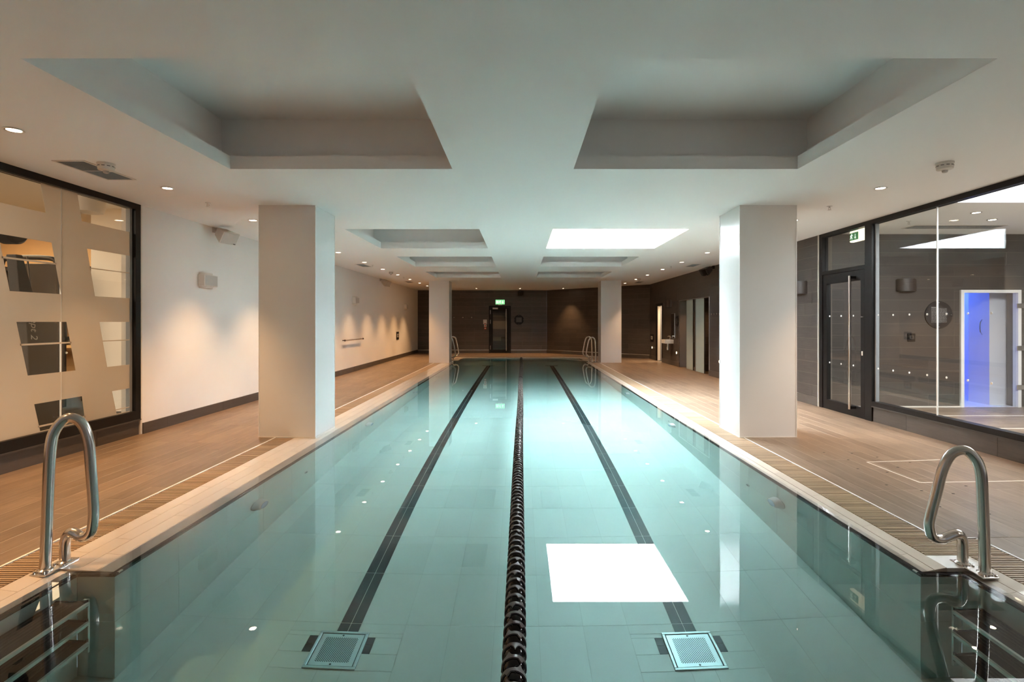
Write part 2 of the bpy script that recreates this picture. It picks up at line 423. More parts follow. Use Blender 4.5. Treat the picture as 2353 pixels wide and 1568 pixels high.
# white edge strips between deck and grating
struct('trim_1', B(-2.812, -2.797, 1.2, 19.6, -.05, .003), M['white'], label='thin white edging strip between left deck and grating')
struct('trim_2', MB().box(2.540, 2.552, 3.22, 17.0, -.05, .003).box(2.772, 2.785, 1.2, 3.22, -.05, .003).box(2.540, 2.785, 3.21, 3.222, -.05, .003), M['white'], label='thin white edging strip between right deck and grating')
# slender pale joints that frame an access panel in the right deck
def dz(x): return .024*(x-2.552)/2.05
mb = MB()
for (xa, ya, xb, yb) in ((3.24, 4.93, 3.26, 4.30), (3.26, 4.30, 4.45, 4.32), (3.24, 4.93, 4.1, 4.99), (2.62, 3.24, 2.66, 3.22)):
    d = Vector((xb-xa, yb-ya, 0)).normalized(); n = Vector((-d.y, d.x, 0))*.006
    mb.add([(xa-n.x,ya-n.y,dz(xa)+.001),(xa+n.x,ya+n.y,dz(xa)+.001),(xb+n.x,yb+n.y,dz(xb)+.001),(xb-n.x,yb-n.y,dz(xb)+.001),
            (xa-n.x,ya-n.y,dz(xa)-.004),(xa+n.x,ya+n.y,dz(xa)-.004),(xb+n.x,yb+n.y,dz(xb)-.004),(xb-n.x,yb-n.y,dz(xb)-.004)], [(0,1,2,3),(4,7,6,5),(0,4,5,1),(1,5,6,2),(2,6,7,3),(3,7,4,0)])
struct('trim_3', mb, M['seam'], label='pale joints framing an access panel in the right deck')
# small dark drain slots in the right deck
rs = random.Random(4); k = 0
drain0 = None
for (px, py) in ((3.05,5.3),(3.12,5.02),(3.3,5.25),(3.45,5.1),(3.02,4.72),(3.2,4.6),(3.4,4.75),(3.62,4.9),(2.95,4.25),(3.12,4.1),(3.3,4.02),(3.55,4.2),(2.98,3.75),(3.2,3.6),(3.45,3.55),(3.3,3.3),(3.6,3.25),(3.8,3.6),(3.15,3.05),(3.5,3.0)):
    if drain0 is None:
        drain0 = MB().lathe([(.012, -.004), (.012, .001), (.006, .0012)], 10).mesh('drain_slot')
        for v in drain0.vertices: v.co.y *= .7
        drain0.materials.append(M['dark'])
    o = bpy.data.objects.new('drain_slot', drain0); COL.objects.link(o); o.location = (px+.0, py, dz(px)); o.parent = floor_right if py > 3.22 else floor_right_near

# ---- baseboards
def skirting(name, org, ang, L, z0, z1, holes, label, trim=False):
    bb = holed_wall(name, org, ang, L, z0, z1-.002, holes, M['tilegrout'], thick=.01, back=-.004, label=label)
    tile_wall(bb, org, ang, L, z0, z1, 1.2, z1-z0, M['skirt'], holes, front=.016, thick=.012, name='skirting_tile')
    if trim:
        mb = MB(); c, s = math.cos(ang), math.sin(ang)
        for (p, q, r, t) in cut(0, L, z1, z1+.018, holes):
            vs = [(org[0]+c*u-s*v, org[1]+s*u+c*v) for (u, v) in ((p, -.02), (q, -.02), (q, .004), (p, .004))]
            mb.add([(x, y, r) for x, y in vs]+[(x, y, t) for x, y in vs], [(0,3,2,1),(4,5,6,7),(0,1,5,4),(1,2,6,5),(2,3,7,6),(3,0,4,7)])
        mb.build('metal_bead', M['alum'], bb)
    return bb
skirting('baseboard_left', (XL, 6.02), PI/2, 16.08, .02, .168, [], 'dark tiled skirting along the white left wall')
skirting('baseboard_far', (-4.33, YF), 0, 5.41, .0, .142, [(2.985, 3.91, -.2, 2)], 'dark tiled skirting with metal bead on the end wall', True)
skirting('baseboard_diagonal', (1.08, YF), DA, DL, .0, .142, [], 'dark tiled skirting with metal bead on the slanting wall', True)
skirting('baseboard_right', (XR, 18.675), -PI/2, RL, .0, .160, [(a, b, -.3, 2) for a, b, c, d in rh], 'dark tiled skirting with pale bead on the right tiled wall')

# ---- the four white columns
def column(x0, x1, y0, y1, label):
    t = thing('column', label, 'column', ((x0+x1)/2, (y0+y1)/2, 0), group='white pool columns', kind='structure')
    a, b = (x1-x0)/2, (y1-y0)/2
    B(-a, a, -b, b, -.06, ZC).build('shaft', M['gloss_white'], t, bevel=.004)
    MB().box(-a-.003, -a+.006, -b-.003, -b+.012, .0, ZC).box(a-.006, a+.003, -b-.003, -b+.012, .0, ZC).box(-a-.003, -a+.006, b-.012, b+.003, 0, ZC).box(a-.006, a+.003, b-.012, b+.003, 0, ZC).build('corner_bead', M['white'], t)
    MB().box(-a-.006, a+.006, -b-.006, b+.006, -.03, .008).build('base_seal', M['seam'], t)
    return t
column(-2.993, -2.350, 6.016, 6.641, 'white square column by the left pool edge, the nearer one')
column(2.500, 3.147, 6.012, 6.62, 'white square column by the right pool edge, the nearer one')
column(-2.963, -2.318, 16.99, 17.62, 'white square column by the left pool edge, at the far ladder')
column(2.585, 3.24, 16.99, 17.62, 'white square column by the right pool edge, at the far ladder')

# ================================================================== THE POOL
PL, PR, P0, P1 = -2.16, 2.126, .4, 19.4
RXL, RXR = -2.36, 2.345; N0, N1 = 2.08, 2.80; F0, F1 = 17.65, 18.34
ZB = -1.2
outline = [(PL,P0),(PR,P0),(PR,N0),(RXR,N0),(RXR,N1),(PR,N1),(PR,F0),(RXR,F0),(RXR,F1),(PR,F1),(PR,P1),(PL,P1),(PL,F1),(RXL,F1),(RXL,F0),(PL,F0),(PL,N1),(RXL,N1),(RXL,N0),(PL,N0)]
def ring_wall(mb, pts, za, zb, off=.01):
    n = len(pts)
    for i in range(n):
        (x0, y0), (x1, y1) = pts[i], pts[(i+1) % n]
        d = Vector((x1-x0, y1-y0)).normalized(); nx, ny = d.y*off, -d.x*off
        mb.add([(x0+nx,y0+ny,za),(x1+nx,y1+ny,za),(x1+nx,y1+ny,zb),(x0+nx,y0+ny,zb)], [(0,1,2,3)])
mb = MB(); ring_wall(mb, outline, ZB-.02, -.05, .012)
wpool = mb.build('wall_pool', M['poolgrout'])
tag(wpool, 'tiled side walls of the swimming pool', kind='structure')
fpool = struct('floor_pool', B(PL-.25, PR+.27, P0-.1, P1+.1, ZB-.08, ZB-.002), M['poolgrout'], label='pale tiled floor of the swimming pool')
RECV = [wpool, fpool]
# floor tiles .28 x .545 in columns fitted between the two dark lane lines
LN = [(-1.137, -1.003), (.950, 1.085)]
cols = []
x = LN[0][0]
while x > RXL: cols.append((max(x-.281, RXL), x)); x -= .281
x = LN[0][1]
for i in range(7): cols.append((x, x+.279)); x += .279
x = LN[1][1]
while x < RXR: cols.append((x, min(x+.2785, RXR))); x += .2785
y0 = 3.325-.545*6
DRL, DRR = (-1.229, -.932, 2.946, 3.243), (.863, 1.163, 2.944, 3.243)
STUB = [(-1.283, -1.229, 3.073, 3.207), (-.932, -.884, 3.073, 3.207), (.811, .863, 3.073, 3.207), (1.163, 1.211, 3.073, 3.207)]
TB = [(-1.28, -.86, 17.40, 17.53), (.81, 1.23, 17.40, 17.53)]
tiles = []
for (a, b) in cols:
    if b-a < .02: continue
    for j in range(37):
        p, q = y0+.545*j, y0+.545*(j+1)
        p, q = max(p, P0), min(q, P1)
        if q-p < .02: continue
        aa, bb = a, b
        ycm = (p+q)/2
        inrec = (N0 < ycm < N1) or (F0 < ycm < F1)
        if not inrec: aa, bb = max(aa, PL), min(bb, PR)
        if bb-aa < .01: continue
        for rc in cut(aa, bb, p, q, [DRL, DRR]+STUB+TB): tiles.append(rc)
for (a, b), dr in zip(LN, (DRL, DRR)):
    tiles += [(a, b, 2.78, dr[2]), (a, b, 2.235, 2.78), (a, b, 1.69, 2.235), (a, b, P0, 1.69), (a, b, 17.53, P1)]
tiles.sort(key=lambda r: (r[2]+r[3])/2+abs(r[0]+r[1])*.1)
near = [t for t in tiles if t[3] > 1.9]; under = [t for t in tiles if t[3] <= 1.9]
rest = MB()
for i, (a, b, c, d) in enumerate(near):
    if i < 290:
        me = boxmesh(b-a-.0022, d-c-.0022, .01, M['pool'])
        o = bpy.data.objects.new('floor_tile', me); COL.objects.link(o); o.parent = fpool; o.location = ((a+b)/2, (c+d)/2, ZB-.005+random.uniform(-.0003, .0003)); RECV.append(o)
    else: rest.box(a+.0015, b-.0015, c+.0015, d-.0015, ZB-.01, ZB)
for (a, b, c, d) in under: rest.box(a+.0015, b-.0015, c+.0015, d-.0015, ZB-.01, ZB)
o = rest.build('floor_tile_field', M['pool'], fpool); o['kind'] = 'stuff'; RECV.append(o)
# pool wall tiles
def pool_wall(x0, y0, x1, y1, ph=0.0):
    L = math.hypot(x1-x0, y1-y0); ang = math.atan2(y1-y0, x1-x0)
    ux, uy = math.cos(ang), math.sin(ang); nx, ny = math.sin(ang), -math.cos(ang)
    u = -ph
    while u < L-.003:
        a, b = max(u, 0), min(u+.545, L); u += .545
        if b-a < .012: continue
        for (r, s) in ((ZB, -.625), (-.625, -.062)):
            me = boxmesh(b-a-.003, .01, s-r-.003, M['pool']); uc = (a+b)/2
            o = bpy.data.objects.new('wall_tile', me); COL.objects.link(o); o.parent = wpool
            o.location = (x0+ux*uc-nx*.005, y0+uy*uc-ny*.005, (r+s)/2); o.rotation_euler = (0, 0, ang); RECV.append(o)
# local -y looks into the pool: left wall runs +Y, right wall -Y
pool_wall(PL, N1, PL, F0, (N1-3.325) % .545); pool_wall(PR, F0, PR, N1, (18-F0) % .545)
pool_wall(RXL, N0, RXL, N1); pool_wall(RXR, N1, RXR, N0); pool_wall(RXL, N1, PL, N1) ; pool_wall(PR, N1, RXR, N1)
pool_wall(PL, P1, PR, P1); pool_wall(RXL, F0, RXL, F1); pool_wall(RXR, F1, RXR, F0); pool_wall(PL, F1, PL, P1); pool_wall(PR, P1, PR, F1); pool_wall(RXL, F1, PL, F1); pool_wall(PR, F1, RXR, F1)
# dark lane lines: two tiles side by side
def lane(idx):
    a, b = LN[idx]
    t = thing('lane_line', ('dark double-tile lane line on the pool floor left of the rope', 'dark double-tile lane line on the pool floor right of the rope')[idx], 'lane line', ((a+b)/2, 3.25, ZB), kind='thing', group='lane lines')
    cx, w2 = (a+b)/2, (b-a)/2; f0 = (3.243, 3.243)[idx]
    ys_ = [f0, 3.325]+[3.325+.545*k for k in range(1, 26)]+[17.40]
    for i in range(len(ys_)-1):
        for s in (-1, 1):
            l = ys_[i+1]-ys_[i]
            me = boxmesh(w2-.003, l-.004, .0115, M['lane'])
            o = bpy.data.objects.new('lane_tile', me); COL.objects.link(o); o.parent = t; o.location = (s*w2/2, (ys_[i]+ys_[i+1])/2-3.25, -.005); RECV.append(o)
    for (p, q, r, s) in STUB[idx*2:idx*2+2]:
        for k in range(2):
            me = boxmesh(q-p-.003, (s-r)/2-.003, .0115, M['lane']); o = bpy.data.objects.new('lane_tile', me); COL.objects.link(o); o.parent = t; o.location = ((p+q)/2-cx, r+(s-r)*(.25+.5*k)-3.25, -.005); RECV.append(o)
    p, q, r, s = TB[idx]
    for k in range(3):
        w_ = (q-p)/3; me = boxmesh(w_-.003, s-r-.003, .0115, M['lane']); o = bpy.data.objects.new('lane_tile', me); COL.objects.link(o); o.parent = t; o.location = (p+w_*(k+.5)-cx, (r+s)/2-3.25, -.005); RECV.append(o)
    B(a-cx+.0005, b-cx-.0005, .0, 17.40-3.25, -.012, -.0005).build('joint_bed', M['poolgrout2'], t)
lane(0); lane(1)
# floor drains: frame with a perforated lift-out plate
def drain(x0, x1, y0_, y1_, label):
    t = thing('floor_drain', label, 'drain', ((x0+x1)/2, (y0_+y1_)/2, ZB), group='square floor drains')
    a, b = (x1-x0)/2, (y1_-y0_)/2; k = .018
    MB().box(-a, a, -b, -b+k, -.02, .012).box(-a, a, b-k, b, -.02, .012).box(-a, -a+k, -b+k, b-k, -.02, .012).box(a-k, a, -b+k, b-k, -.02, .012).build('frame', M['steel2'], t, bevel=.003)
    B(-a+.003, a-.003, -b+.003, b-.003, -.03, .0012).build('sump', M['dark'], t)
    A, Bq = a-k-.005, b-k-.005; n = 33; rim = .022; mb = MB(); z = .007
    mb.box(-A, A, -Bq, -Bq+rim, .002, z).box(-A, A, Bq-rim, Bq, .002, z).box(-A, -A+rim, -Bq+rim, Bq-rim, .002, z).box(A-rim, A, -Bq+rim, Bq-rim, .002, z)
    w_, h_ = 2*(A-rim)/n, 2*(Bq-rim)/n
    vs = []; fs = []
    for i in range(n+1):
        for j in range(n+1): vs.append((-A+rim+i*w_, -Bq+rim+j*h_, z-.001))
    for i in range(n):
        for j in range(n):
            if (i+j) % 2 == 1 and 0 < i < n-1 and 0 < j < n-1: continue
            q = i*(n+1)+j; fs.append((q, q+n+1, q+n+2, q+1))
    mb.add(vs, fs); mb.build('perforated_plate', M['steel2'], t)
    for s in (-1, 1): MB().lathe([(.006, z-.002), (.006, z+.002), (.003, z+.002)], 12, c=(0, s*(Bq-rim/2), 0)).build('screw', M['darkgrey'], t)
drain(*DRL, 'perforated steel floor drain at the near end of the left lane line')
drain(*DRR, 'perforated steel floor drain at the near end of the right lane line')

# ---- copings
ZE = -.026
body = MB()
def cz(x, xo, xi): return ZE*(x-xo)/(xi-xo)
def coping_body(xo, xi, y0, y1):
    body.add([(xo,y0,-.004),(xi,y0,ZE-.004),(xi,y1,ZE-.004),(xo,y1,-.004),(xo,y0,-.3),(xi,y0,-.06),(xi,y1,-.06),(xo,y1,-.3)], [(0,1,2,3),(4,7,6,5),(0,4,5,1),(1,5,6,2),(2,6,7,3),(3,7,4,0)])
segs = [(-2.582, -2.190, N1+.03, F0-.03, 4), (-2.582, -2.390, P0, N1+.03, 2), (-2.582, -2.375, F0-.03, P1+.2, 2), (-2.375, -2.130, F1+.03, P1+.03, 2),
        (2.292, 2.156, N1+.03, F0-.03, 2), (2.527, 2.375, P0, 2.98, 2), (2.527, 2.375, F0-.03, P1+.2, 2), (2.375, 2.156, F1+.03, P1+.03, 2)]
for s in segs: coping_body(*s[:4])
body.box(-2.582, 2.53, P1+.03, 19.62, -.3, -.004)
cop = body.build('coping', M['copegrout']); tag(cop, 'cream tiled coping around the pool, awash at its inner edge', 'pool coping', kind='structure'); RECV.append(cop)
for (xo, xi, ya, yb, rows) in segs:
    sg = 1 if xi > xo else -1; pw = abs(xi-xo)/rows; sl = math.atan2(-ZE, abs(xi-xo))*sg
    for r in range(rows):
        xc = xo+sg*(r+.5)*pw; y = ya-random.choice((0, .2, .4))
        while y < yb-.01:
            a, b = max(y, ya), min(y+.6, yb); y += .6
            if b-a < .02: continue
            me = boxmesh(pw-.0025, b-a-.002, .008, M['coping']); o = bpy.data.objects.new('coping_tile', me); COL.objects.link(o); o.parent = cop
            o.location = (xc, (a+b)/2, cz(xc, xo, xi)-.004); o.rotation_euler = (0, sl, 0); RECV.append(o)
i = 0
for k in range(9):
    for q in range(2):
        me = boxmesh(.57, .105, .008, M['coping']); o = bpy.data.objects.new('coping_tile', me); COL.objects.link(o); o.parent = cop; o.location = (-2.3+.575*k, P1+.085+.108*q, -.004)
# dark edge tiles along the water's edge
edg = MB(); ring_wall(edg, outline, -.062, -.03, .014)
edge = edg.build('edge_band', M['edgegrout']); tag(edge, 'dark brown glazed tile band rounding the pool edge', 'edge band', kind='structure')
_em = {}
def edge_run(x0, y0, x1, y1, step=.25):
    L = math.hypot(x1-x0, y1-y0); ang = math.atan2(y1-y0, x1-x0); ux, uy = math.cos(ang), math.sin(ang); nx, ny = math.sin(ang), -math.cos(ang)
    n = max(1, round(L/step)); l = L/n
    k = round(l, 3)
    if k not in _em:
        prof = [(.030, ZE-.002), (.012, ZE-.001), (.003, ZE-.008), (-.001, ZE-.02), (-.001, -.062), (.030, -.062)]
        me = MB().prism(prof, 'x', -(l/2-.0015), l/2-.0015).mesh('edge_tile'); me.materials.append(M['edge']); _em[k] = me
    for i in range(n):
        o = bpy.data.objects.new('edge_tile', _em[k]); COL.objects.link(o); o.parent = edge
        o.location = (x0+ux*l*(i+.5), y0+uy*l*(i+.5), 0); o.rotation_euler = (0, 0, ang)
n = len(outline)
for i in range(n):
    # walk clockwise so that the tile's local -y looks into the pool
    a, b = outline[(i+1) % n], outline[i]
    edge_run(*a, *b)
# corner copings of the recesses (towards -Y faces)
mb = MB()
for (xa, xb, ya, yb) in ((-2.39, -2.16, N1+.03, N1+.06), (2.126, 2.375, N1+.03, N1+.06)):
    mb.box(xa, xb, ya, yb, -.06, ZE-.002)
mb.box(2.29, 2.53, N1+.03, 2.985, -.3, -.003); mb.box(2.29, 2.585, 17.2, 17.62, -.3, -.003)
mb.build('coping_return', M['coping'], cop)

# ---- overflow gratings
def grating(label, runs, nmax=300):
    t = thing('overflow_grating', label, 'grating', (0, 0, 0))
    allr = []
    for (xa, xb, ya, yb, skip) in runs:
        k = 0; y = ya+.011
        while y < yb:
            if not any(p < y < q for p, q in skip): allr.append((y, xa, xb))
            y += .0215
    allr.sort(); cnt = 0; rest = MB()
    for (y, xa, xb) in allr:
        w_ = xb-xa-.006
        if y > 1.85 and cnt < nmax:
            me = boxmesh(w_, .0125, .018, M['slat']); o = bpy.data.objects.new('slat', me); COL.objects.link(o); o.parent = t
            o.location = ((xa+xb)/2, y, -.0095+random.uniform(-.0012, .0004)); cnt += 1
        else: rest.box((xa+xb)/2-w_/2, (xa+xb)/2+w_/2, y-.0062, y+.0062, -.018, -.0005)
    o = rest.build('slat_field', M['slat'], t); o['kind'] = 'stuff'
    mb = MB(); mc = MB()
    for (xa, xb, ya, yb, skip) in runs:
        mb.box(xa, xb, ya, yb, -.25, -.12)
        for f_ in (.2, .5, .8): mc.box(xa+(xb-xa)*f_-.006, xa+(xb-xa)*f_+.006, ya, yb, -.04, -.019)
    mb.build('trough', M['dark'], t); mc.build('carrier_rail', M['darkgrey'], t)
    return t
grating('brown slatted overflow grating along the left pool edge', [(-2.797, -2.584, .4, 19.6, [(6.0, 6.65), (16.98, 17.63)])])
gr = grating('brown slatted overflow grating along the right pool edge', [(2.294, 2.540, 3.21, 17.2, [])])
# right grating widens round the ladder recess
g2 = grating('short run of brown grating beside the near right ladder recess', [(2.529, 2.772, .4, 2.985, [])])
grating('short run of brown grating at the far right ladder recess', [(2.529, 2.772, 17.64, 19.6, [])])
mb = MB()
for i in range(10):
    a = i*.0215; mb.box(2.296, 2.770-.0, 2.99+a, 2.99+a+.0125, -.018, 0)
mb.box(2.296, 2.77, 2.985, 3.21, -.25, -.12)
mb.build('corner_panel', M['slat'], g2)

# ---- water
wo = [(-2.578,P0),(2.523,P0),(2.523,2.98),(2.288,2.98),(2.288,F0-.035),(2.523,F0-.035),(2.523,P1+.0),(-2.578,P1)]
nw = len(wo)
wme = bpy.data.meshes.new('pool_water')      # the surface keeps its own vertices so that it can be smooth shaded and dead flat
wme.from_pydata([(x, y, WATER) for x, y in wo]+[(x, y, WATER) for x, y in wo]+[(x, y, -1.275) for x, y in wo], [],
                [tuple(range(nw)), tuple(range(2*nw, 3*nw))[::-1]]+[(2*nw+i, 2*nw+(i+1) % nw, nw+(i+1) % nw, nw+i) for i in range(nw)])
wme.polygons[0].use_smooth = True
water = link('pool_water', wme, M['water']); water.cycles.is_caustics_caster = True; tag(water, 'clear still teal water filling the swimming pool', 'water', kind='stuff')

# ---- lane rope: black wave-breaking discs on a cable
rope = thing('lane_rope', 'black disc lane rope floating down the middle of the pool', 'lane rope', (0, 0, WATER))
def disc_mesh():
    n = 40; R = .049; vs = []; fs = []
    # outer band with four teeth that reach forward and back by turns
    def ext(a):
        k = a/(2*PI)*6; i = int(k) % 6; t = abs((k % 1)-.5)*2
        tooth = max(0, 1-t*2.4)*.024
        return (.009+tooth if i % 2 == 0 else .009, .009+tooth if i % 2 == 1 else .009)
    for r in (R, R-.006):
        for i in range(n):
            a = 2*PI*i/n; f, b = ext(a)
            vs.append((r*math.cos(a), -f, r*math.sin(a))); vs.append((r*math.cos(a), b, r*math.sin(a)))
    for i in range(n):
        j = (i+1) % n; o = 2*n
        fs += [(2*i, 2*j, 2*j+1, 2*i+1), (o+2*i, o+2*i+1, o+2*j+1, o+2*j), (2*i, o+2*i, o+2*j, 2*j), (2*i+1, 2*j+1, o+2*j+1, o+2*i+1)]
    mb = MB().add(vs, fs)
    return mb.mesh('disc')
dm = disc_mesh(); dm.materials.append(M['rim'])
for p in dm.polygons: p.use_smooth = True
dm.set_sharp_from_angle(angle=math.radians(35))
# dished glossy web inside the band with paddle ribs
wb = MB().lathe([(.0095, -.036), (.020, -.036), (.033, -.033), (.040, -.024), (.0435, -.010), (.0435, .010), (.040, .024), (.033, .033), (.020, .036), (.0095, .036)], 20, 'y')
for k in range(4):
    a = k*PI/2+.4; c, s = math.cos(a), math.sin(a); px, pz = -s*.002, c*.002
    q = [(.014, -.030), (.046, -.016), (.046, .016), (.014, .030)]
    wb.add([(c*r+px, y, s*r+pz) for r, y in q]+[(c*r-px, y, s*r-pz) for r, y in q], [(0,1,2,3),(4,7,6,5),(0,4,5,1),(1,5,6,2),(2,6,7,3),(3,7,4,0)])
wm = wb.mesh('disc_web'); wm.materials.append(M['blackgloss'])
for p in wm.polygons: p.use_smooth = True
wm.set_sharp_from_angle(angle=math.radians(40))
def rope_x(y): return -.036+.052*y/19.4+.004*math.sin(y*.9)
y = 1.56; k = 0
while y < 19.3:
    if not (12.22 < y < 12.42):
        o = bpy.data.objects.new('disc', dm); COL.objects.link(o); o.parent = rope
        o.location = (rope_x(y), y, .012); a = random.uniform(0, 2*PI); o.rotation_euler = (0, a, random.uniform(-.03, .03))
        if k % 1 == 0:
            o2 = bpy.data.objects.new('disc_web', wm); COL.objects.link(o2); o2.parent = o; o2.location = (0, 0, 0)
        k += 1
    y += .0765
MB().tube([(rope_x(y_), y_, .012) for y_ in [1.4+.6*i for i in range(30)]+[19.38]], .005, 8).build('cable', M['darkgrey'], rope)

# ---- underwater lamps and inlets
lamp0 = None
def pool_lamp(x, y, z, side, label):
    t = thing('pool_lamp', label, 'pool lamp', (x, y, z), 0 if side > 0 else PI, group='round underwater lamps')
    MB().lathe([(.098, 0), (.102, .008), (.098, .018), (.080, .052), (.062, .064)], 28, 'x').build('housing', M['white'], t, smooth=True)
    MB().lathe([(.060, .060), (.060, .066), (.045, .070), (.02, .072)], 24, 'x').build('lens', M['lens'], t, smooth=True)
for i, y in enumerate((4.305, 7.41, 10.6, 13.4)):
    pool_lamp(PL, y, -.50, 1, ('nearest', 'second', 'third', 'fourth')[i]+' round white lamp under water on the left pool wall')
for i, y in enumerate((4.337, 7.326, 10.376, 13.29)):
    pool_lamp(PR, y, -.49, -1, ('nearest', 'second', 'third', 'fourth')[i]+' round white lamp under water on the right pool wall')
def inlet(x, y, z, side, label):
    t = thing('water_inlet', label, 'inlet', (x, y, z), 0 if side > 0 else PI, group='small pool wall inlets')
    MB().lathe([(.030, 0), (.030, .006), (.022, .010), (.020, .004)], 20, 'x').build('ring', M['grey'], t, smooth=True)
    MB().lathe([(.016, 0), (.016, .007), (.004, .009)], 16, 'x').build('nozzle', M['darkgrey'], t)
inlet(PL, 5.289, -.63, 1, 'small round inlet under water on the left pool wall beyond its nearest lamp')
inlet(PR, 4.927, -.65, -1, 'small round inlet under water on the right pool wall beyond its nearest lamp')
inlet(PR, 7.564, -.44, -1, 'small round inlet under water beside the second right pool lamp')

# ---- grab rails
def rail(label, pts, feet, plate, group):
    c = Vector(((feet[0][0]+feet[1][0])/2, (feet[0][1]+feet[1][1])/2, -.012))
    t = thing('grab_rail', label, 'grab rail', c, group=group)
    L_ = [Vector(p)-c for p in pts]
    MB().tube(catmull(L_, 6), .0255, 18).build('rail_tube', M['steel'], t, smooth=True)
    sx, sy = plate
    B(-sx/2, sx/2, -sy/2, sy/2, .004, .013).build('base_plate', M['steel'], t, bevel=.002)
    for f_ in feet:
        q = Vector((*f_, -.012))-c
        MB().lathe([(.036, .012), (.036, .017), (.028, .024), (.026, .024)], 20, c=(q.x, q.y, 0)).build('collar', M['steel'], t, smooth=True)
        for s in (-1, 1): MB().lathe([(.007, .012), (.007, .020), (.003, .021)], 10, c=(q.x+s*.026, q.y-.036, 0)).build('bolt', M['steel'], t)
    return t
nl = [(-2.531,2.80,.0),(-2.522,2.80,.18),(-2.513,2.80,.42),(-2.500,2.80,.66),(-2.478,2.81,.755),(-2.430,2.83,.806),(-2.378,2.85,.772),(-2.348,2.86,.67),(-2.338,2.865,.50),(-2.331,2.87,.349),(-2.329,2.87,.255),(-2.349,2.876,.170),(-2.397,2.88,.143),(-2.440,2.886,.160),(-2.474,2.89,.164),(-2.500,2.893,.128),(-2.508,2.896,.07),(-2.507,2.896,.0)]
rail('tall looped steel grab rail on the left coping, nearest the camera', nl, [(-2.531, 2.80), (-2.507, 2.896)], (.085, .215), 'near grab rails')
nr = [(2.437,2.766,.0),(2.433,2.766,.18),(2.427,2.768,.38),(2.420,2.77,.52),(2.402,2.78,.595),(2.360,2.80,.638),(2.306,2.82,.612),(2.268,2.83,.53),(2.242,2.84,.40),(2.221,2.85,.285),(2.214,2.855,.215),(2.236,2.86,.152),(2.290,2.865,.139),(2.340,2.868,.156),(2.385,2.87,.164),(2.410,2.876,.128),(2.416,2.88,.07),(2.416,2.88,.0)]
rail('looped steel grab rail on the right coping, nearest the camera', nr, [(2.437, 2.766), (2.416, 2.88)], (.085, .215), 'near grab rails')
for (sx, bx, yy, lab) in ((1, 2.485, 17.50, 'steel grab rail before the far right ladder recess'), (1, 2.485, 18.42, 'steel grab rail beyond the far right ladder recess'), (-1, -2.49, 17.50, 'steel grab rail before the far left ladder recess'), (-1, -2.49, 18.42, 'steel grab rail beyond the far left ladder recess')):
    d = -sx
    P = [(0,0,0),(0,0,.25),(d*.012,0,.55),(d*.02,.01,.70),(d*.06,.02,.785),(d*.13,.04,.805),(d*.20,.06,.75),(d*.245,.07,.60),(d*.29,.08,.36),(d*.305,.085,.24),(d*.275,.09,.16),(d*.21,.095,.14),(d*.15,.1,.155),(d*.11,.1,.12),(d*.10,.1,.06),(d*.10,.1,0)]
    rail(lab, [(bx+p[0], yy+p[1], p[2]) for p in P], [(bx, yy), (bx+d*.10, yy+.1)], (.16, .18), 'far grab rails')

# ---- submerged ladder steps in the near recesses
def steps(xf, xw, zs, label):
    t = thing('ladder_steps', label, 'pool steps', (xf, 2.42, zs[0]))
    d = 1 if xw > xf else -1; wd = abs(xw-xf)-.006
    ya, yb = -.24, .24
    for z in zs:
        z -= zs[0]
        tr = MB()
        pr = B(min(0, d*wd), max(0, d*wd), ya, yb, z-.022, z).build('tread', M['step'], t)
        mb = MB()
        for k in range(5):
            x_ = d*(.05+.022*k); mb.box(min(x_, x_+d*.009), max(x_, x_+d*.009), ya+.03, yb-.03, z, z+.003)
        mb.build('grip_rib', M['darkgrey'], pr)
        B(min(-d*.012, d*.002), max(-d*.012, d*.002), ya, yb, z-.032, z+.003).build('front_lip', M['steplip'], pr)
        for s in (ya, yb):
            mb = MB().prism([(0, z-.06), (0, z+.03), (d*.02, z+.01), (d*wd, z+.01), (d*wd, z-.03), (d*.03, z-.03)], 'y', s-.006, s+.006); mb.build('end_bracket', M['black'], pr)
    for s in (ya, yb):
        B(min(d*.004, d*.03), max(d*.004, d*.03), s+.008, s+.02, zs[-1]-zs[0]-.12, .02).build('stringer', M['steplip'], t)
steps(2.188, RXR-.002, (-.31, -.55, -.79), 'submerged ladder steps with dark treads in the near right recess')
steps(-2.190, RXL+.002, (-.215, -.44, -.66), 'submerged ladder steps with dark treads in the near left recess')

# ================================================================== LEFT GLASS PARTITION AND GYM
GX = -4.36
W1 = thing('window_1', 'black framed frosted glass partition with slanted clear patches left of the pool', 'window', (GX, 0, 0), kind='structure')
Y0, Y1 = .6, 5.92
def fr(name, x0, x1, y0, y1, z0, z1, m=None, par=None, bevel=0.0): return B(x0, x1, y0, y1, z0, z1).build(name, m or M['black'], par, bevel=bevel)
fr('frame_head', -.06, .03, Y0, 6.0, 2.592, ZC, par=W1); fr('frame_sill', -.06, .03, Y0, 6.0, .218, .318, par=W1); fr('frame_post', -.06, .03, Y1, 6.0, .318, 2.592, par=W1)
fr('glazing_bead', -.055, .036, Y0, 6.0, .205, .219, M['darkgrey'], W1)
fr('post_reveal', -.056, -.010, 5.885, 5.92, .318, 2.592, M['vent'], W1)
for (a, b) in ((Y0, 5.008), (5.012, Y1)): B(-.026, -.016, a, b, .318, 2.592).build('pane', M['glass'], W1)
B(-.027, -.0125, 5.007, 5.0125, .318, 2.592).build('silicone_joint', M['dot'], W1)
B(-.15, .0, Y0, 6.0, -.1, .206).build('plinth', M['tilegrout'], W1)
yy = Y0
for l in (1.2, 1.2, 1.2, 1.2, .6):
    o = link('plinth_tile', boxmesh(l-.004, .012, .166, M['skirt']), None, W1, (.004, yy+l/2, .122), (0, 0, PI/2)); yy += l
filmmb = MB()
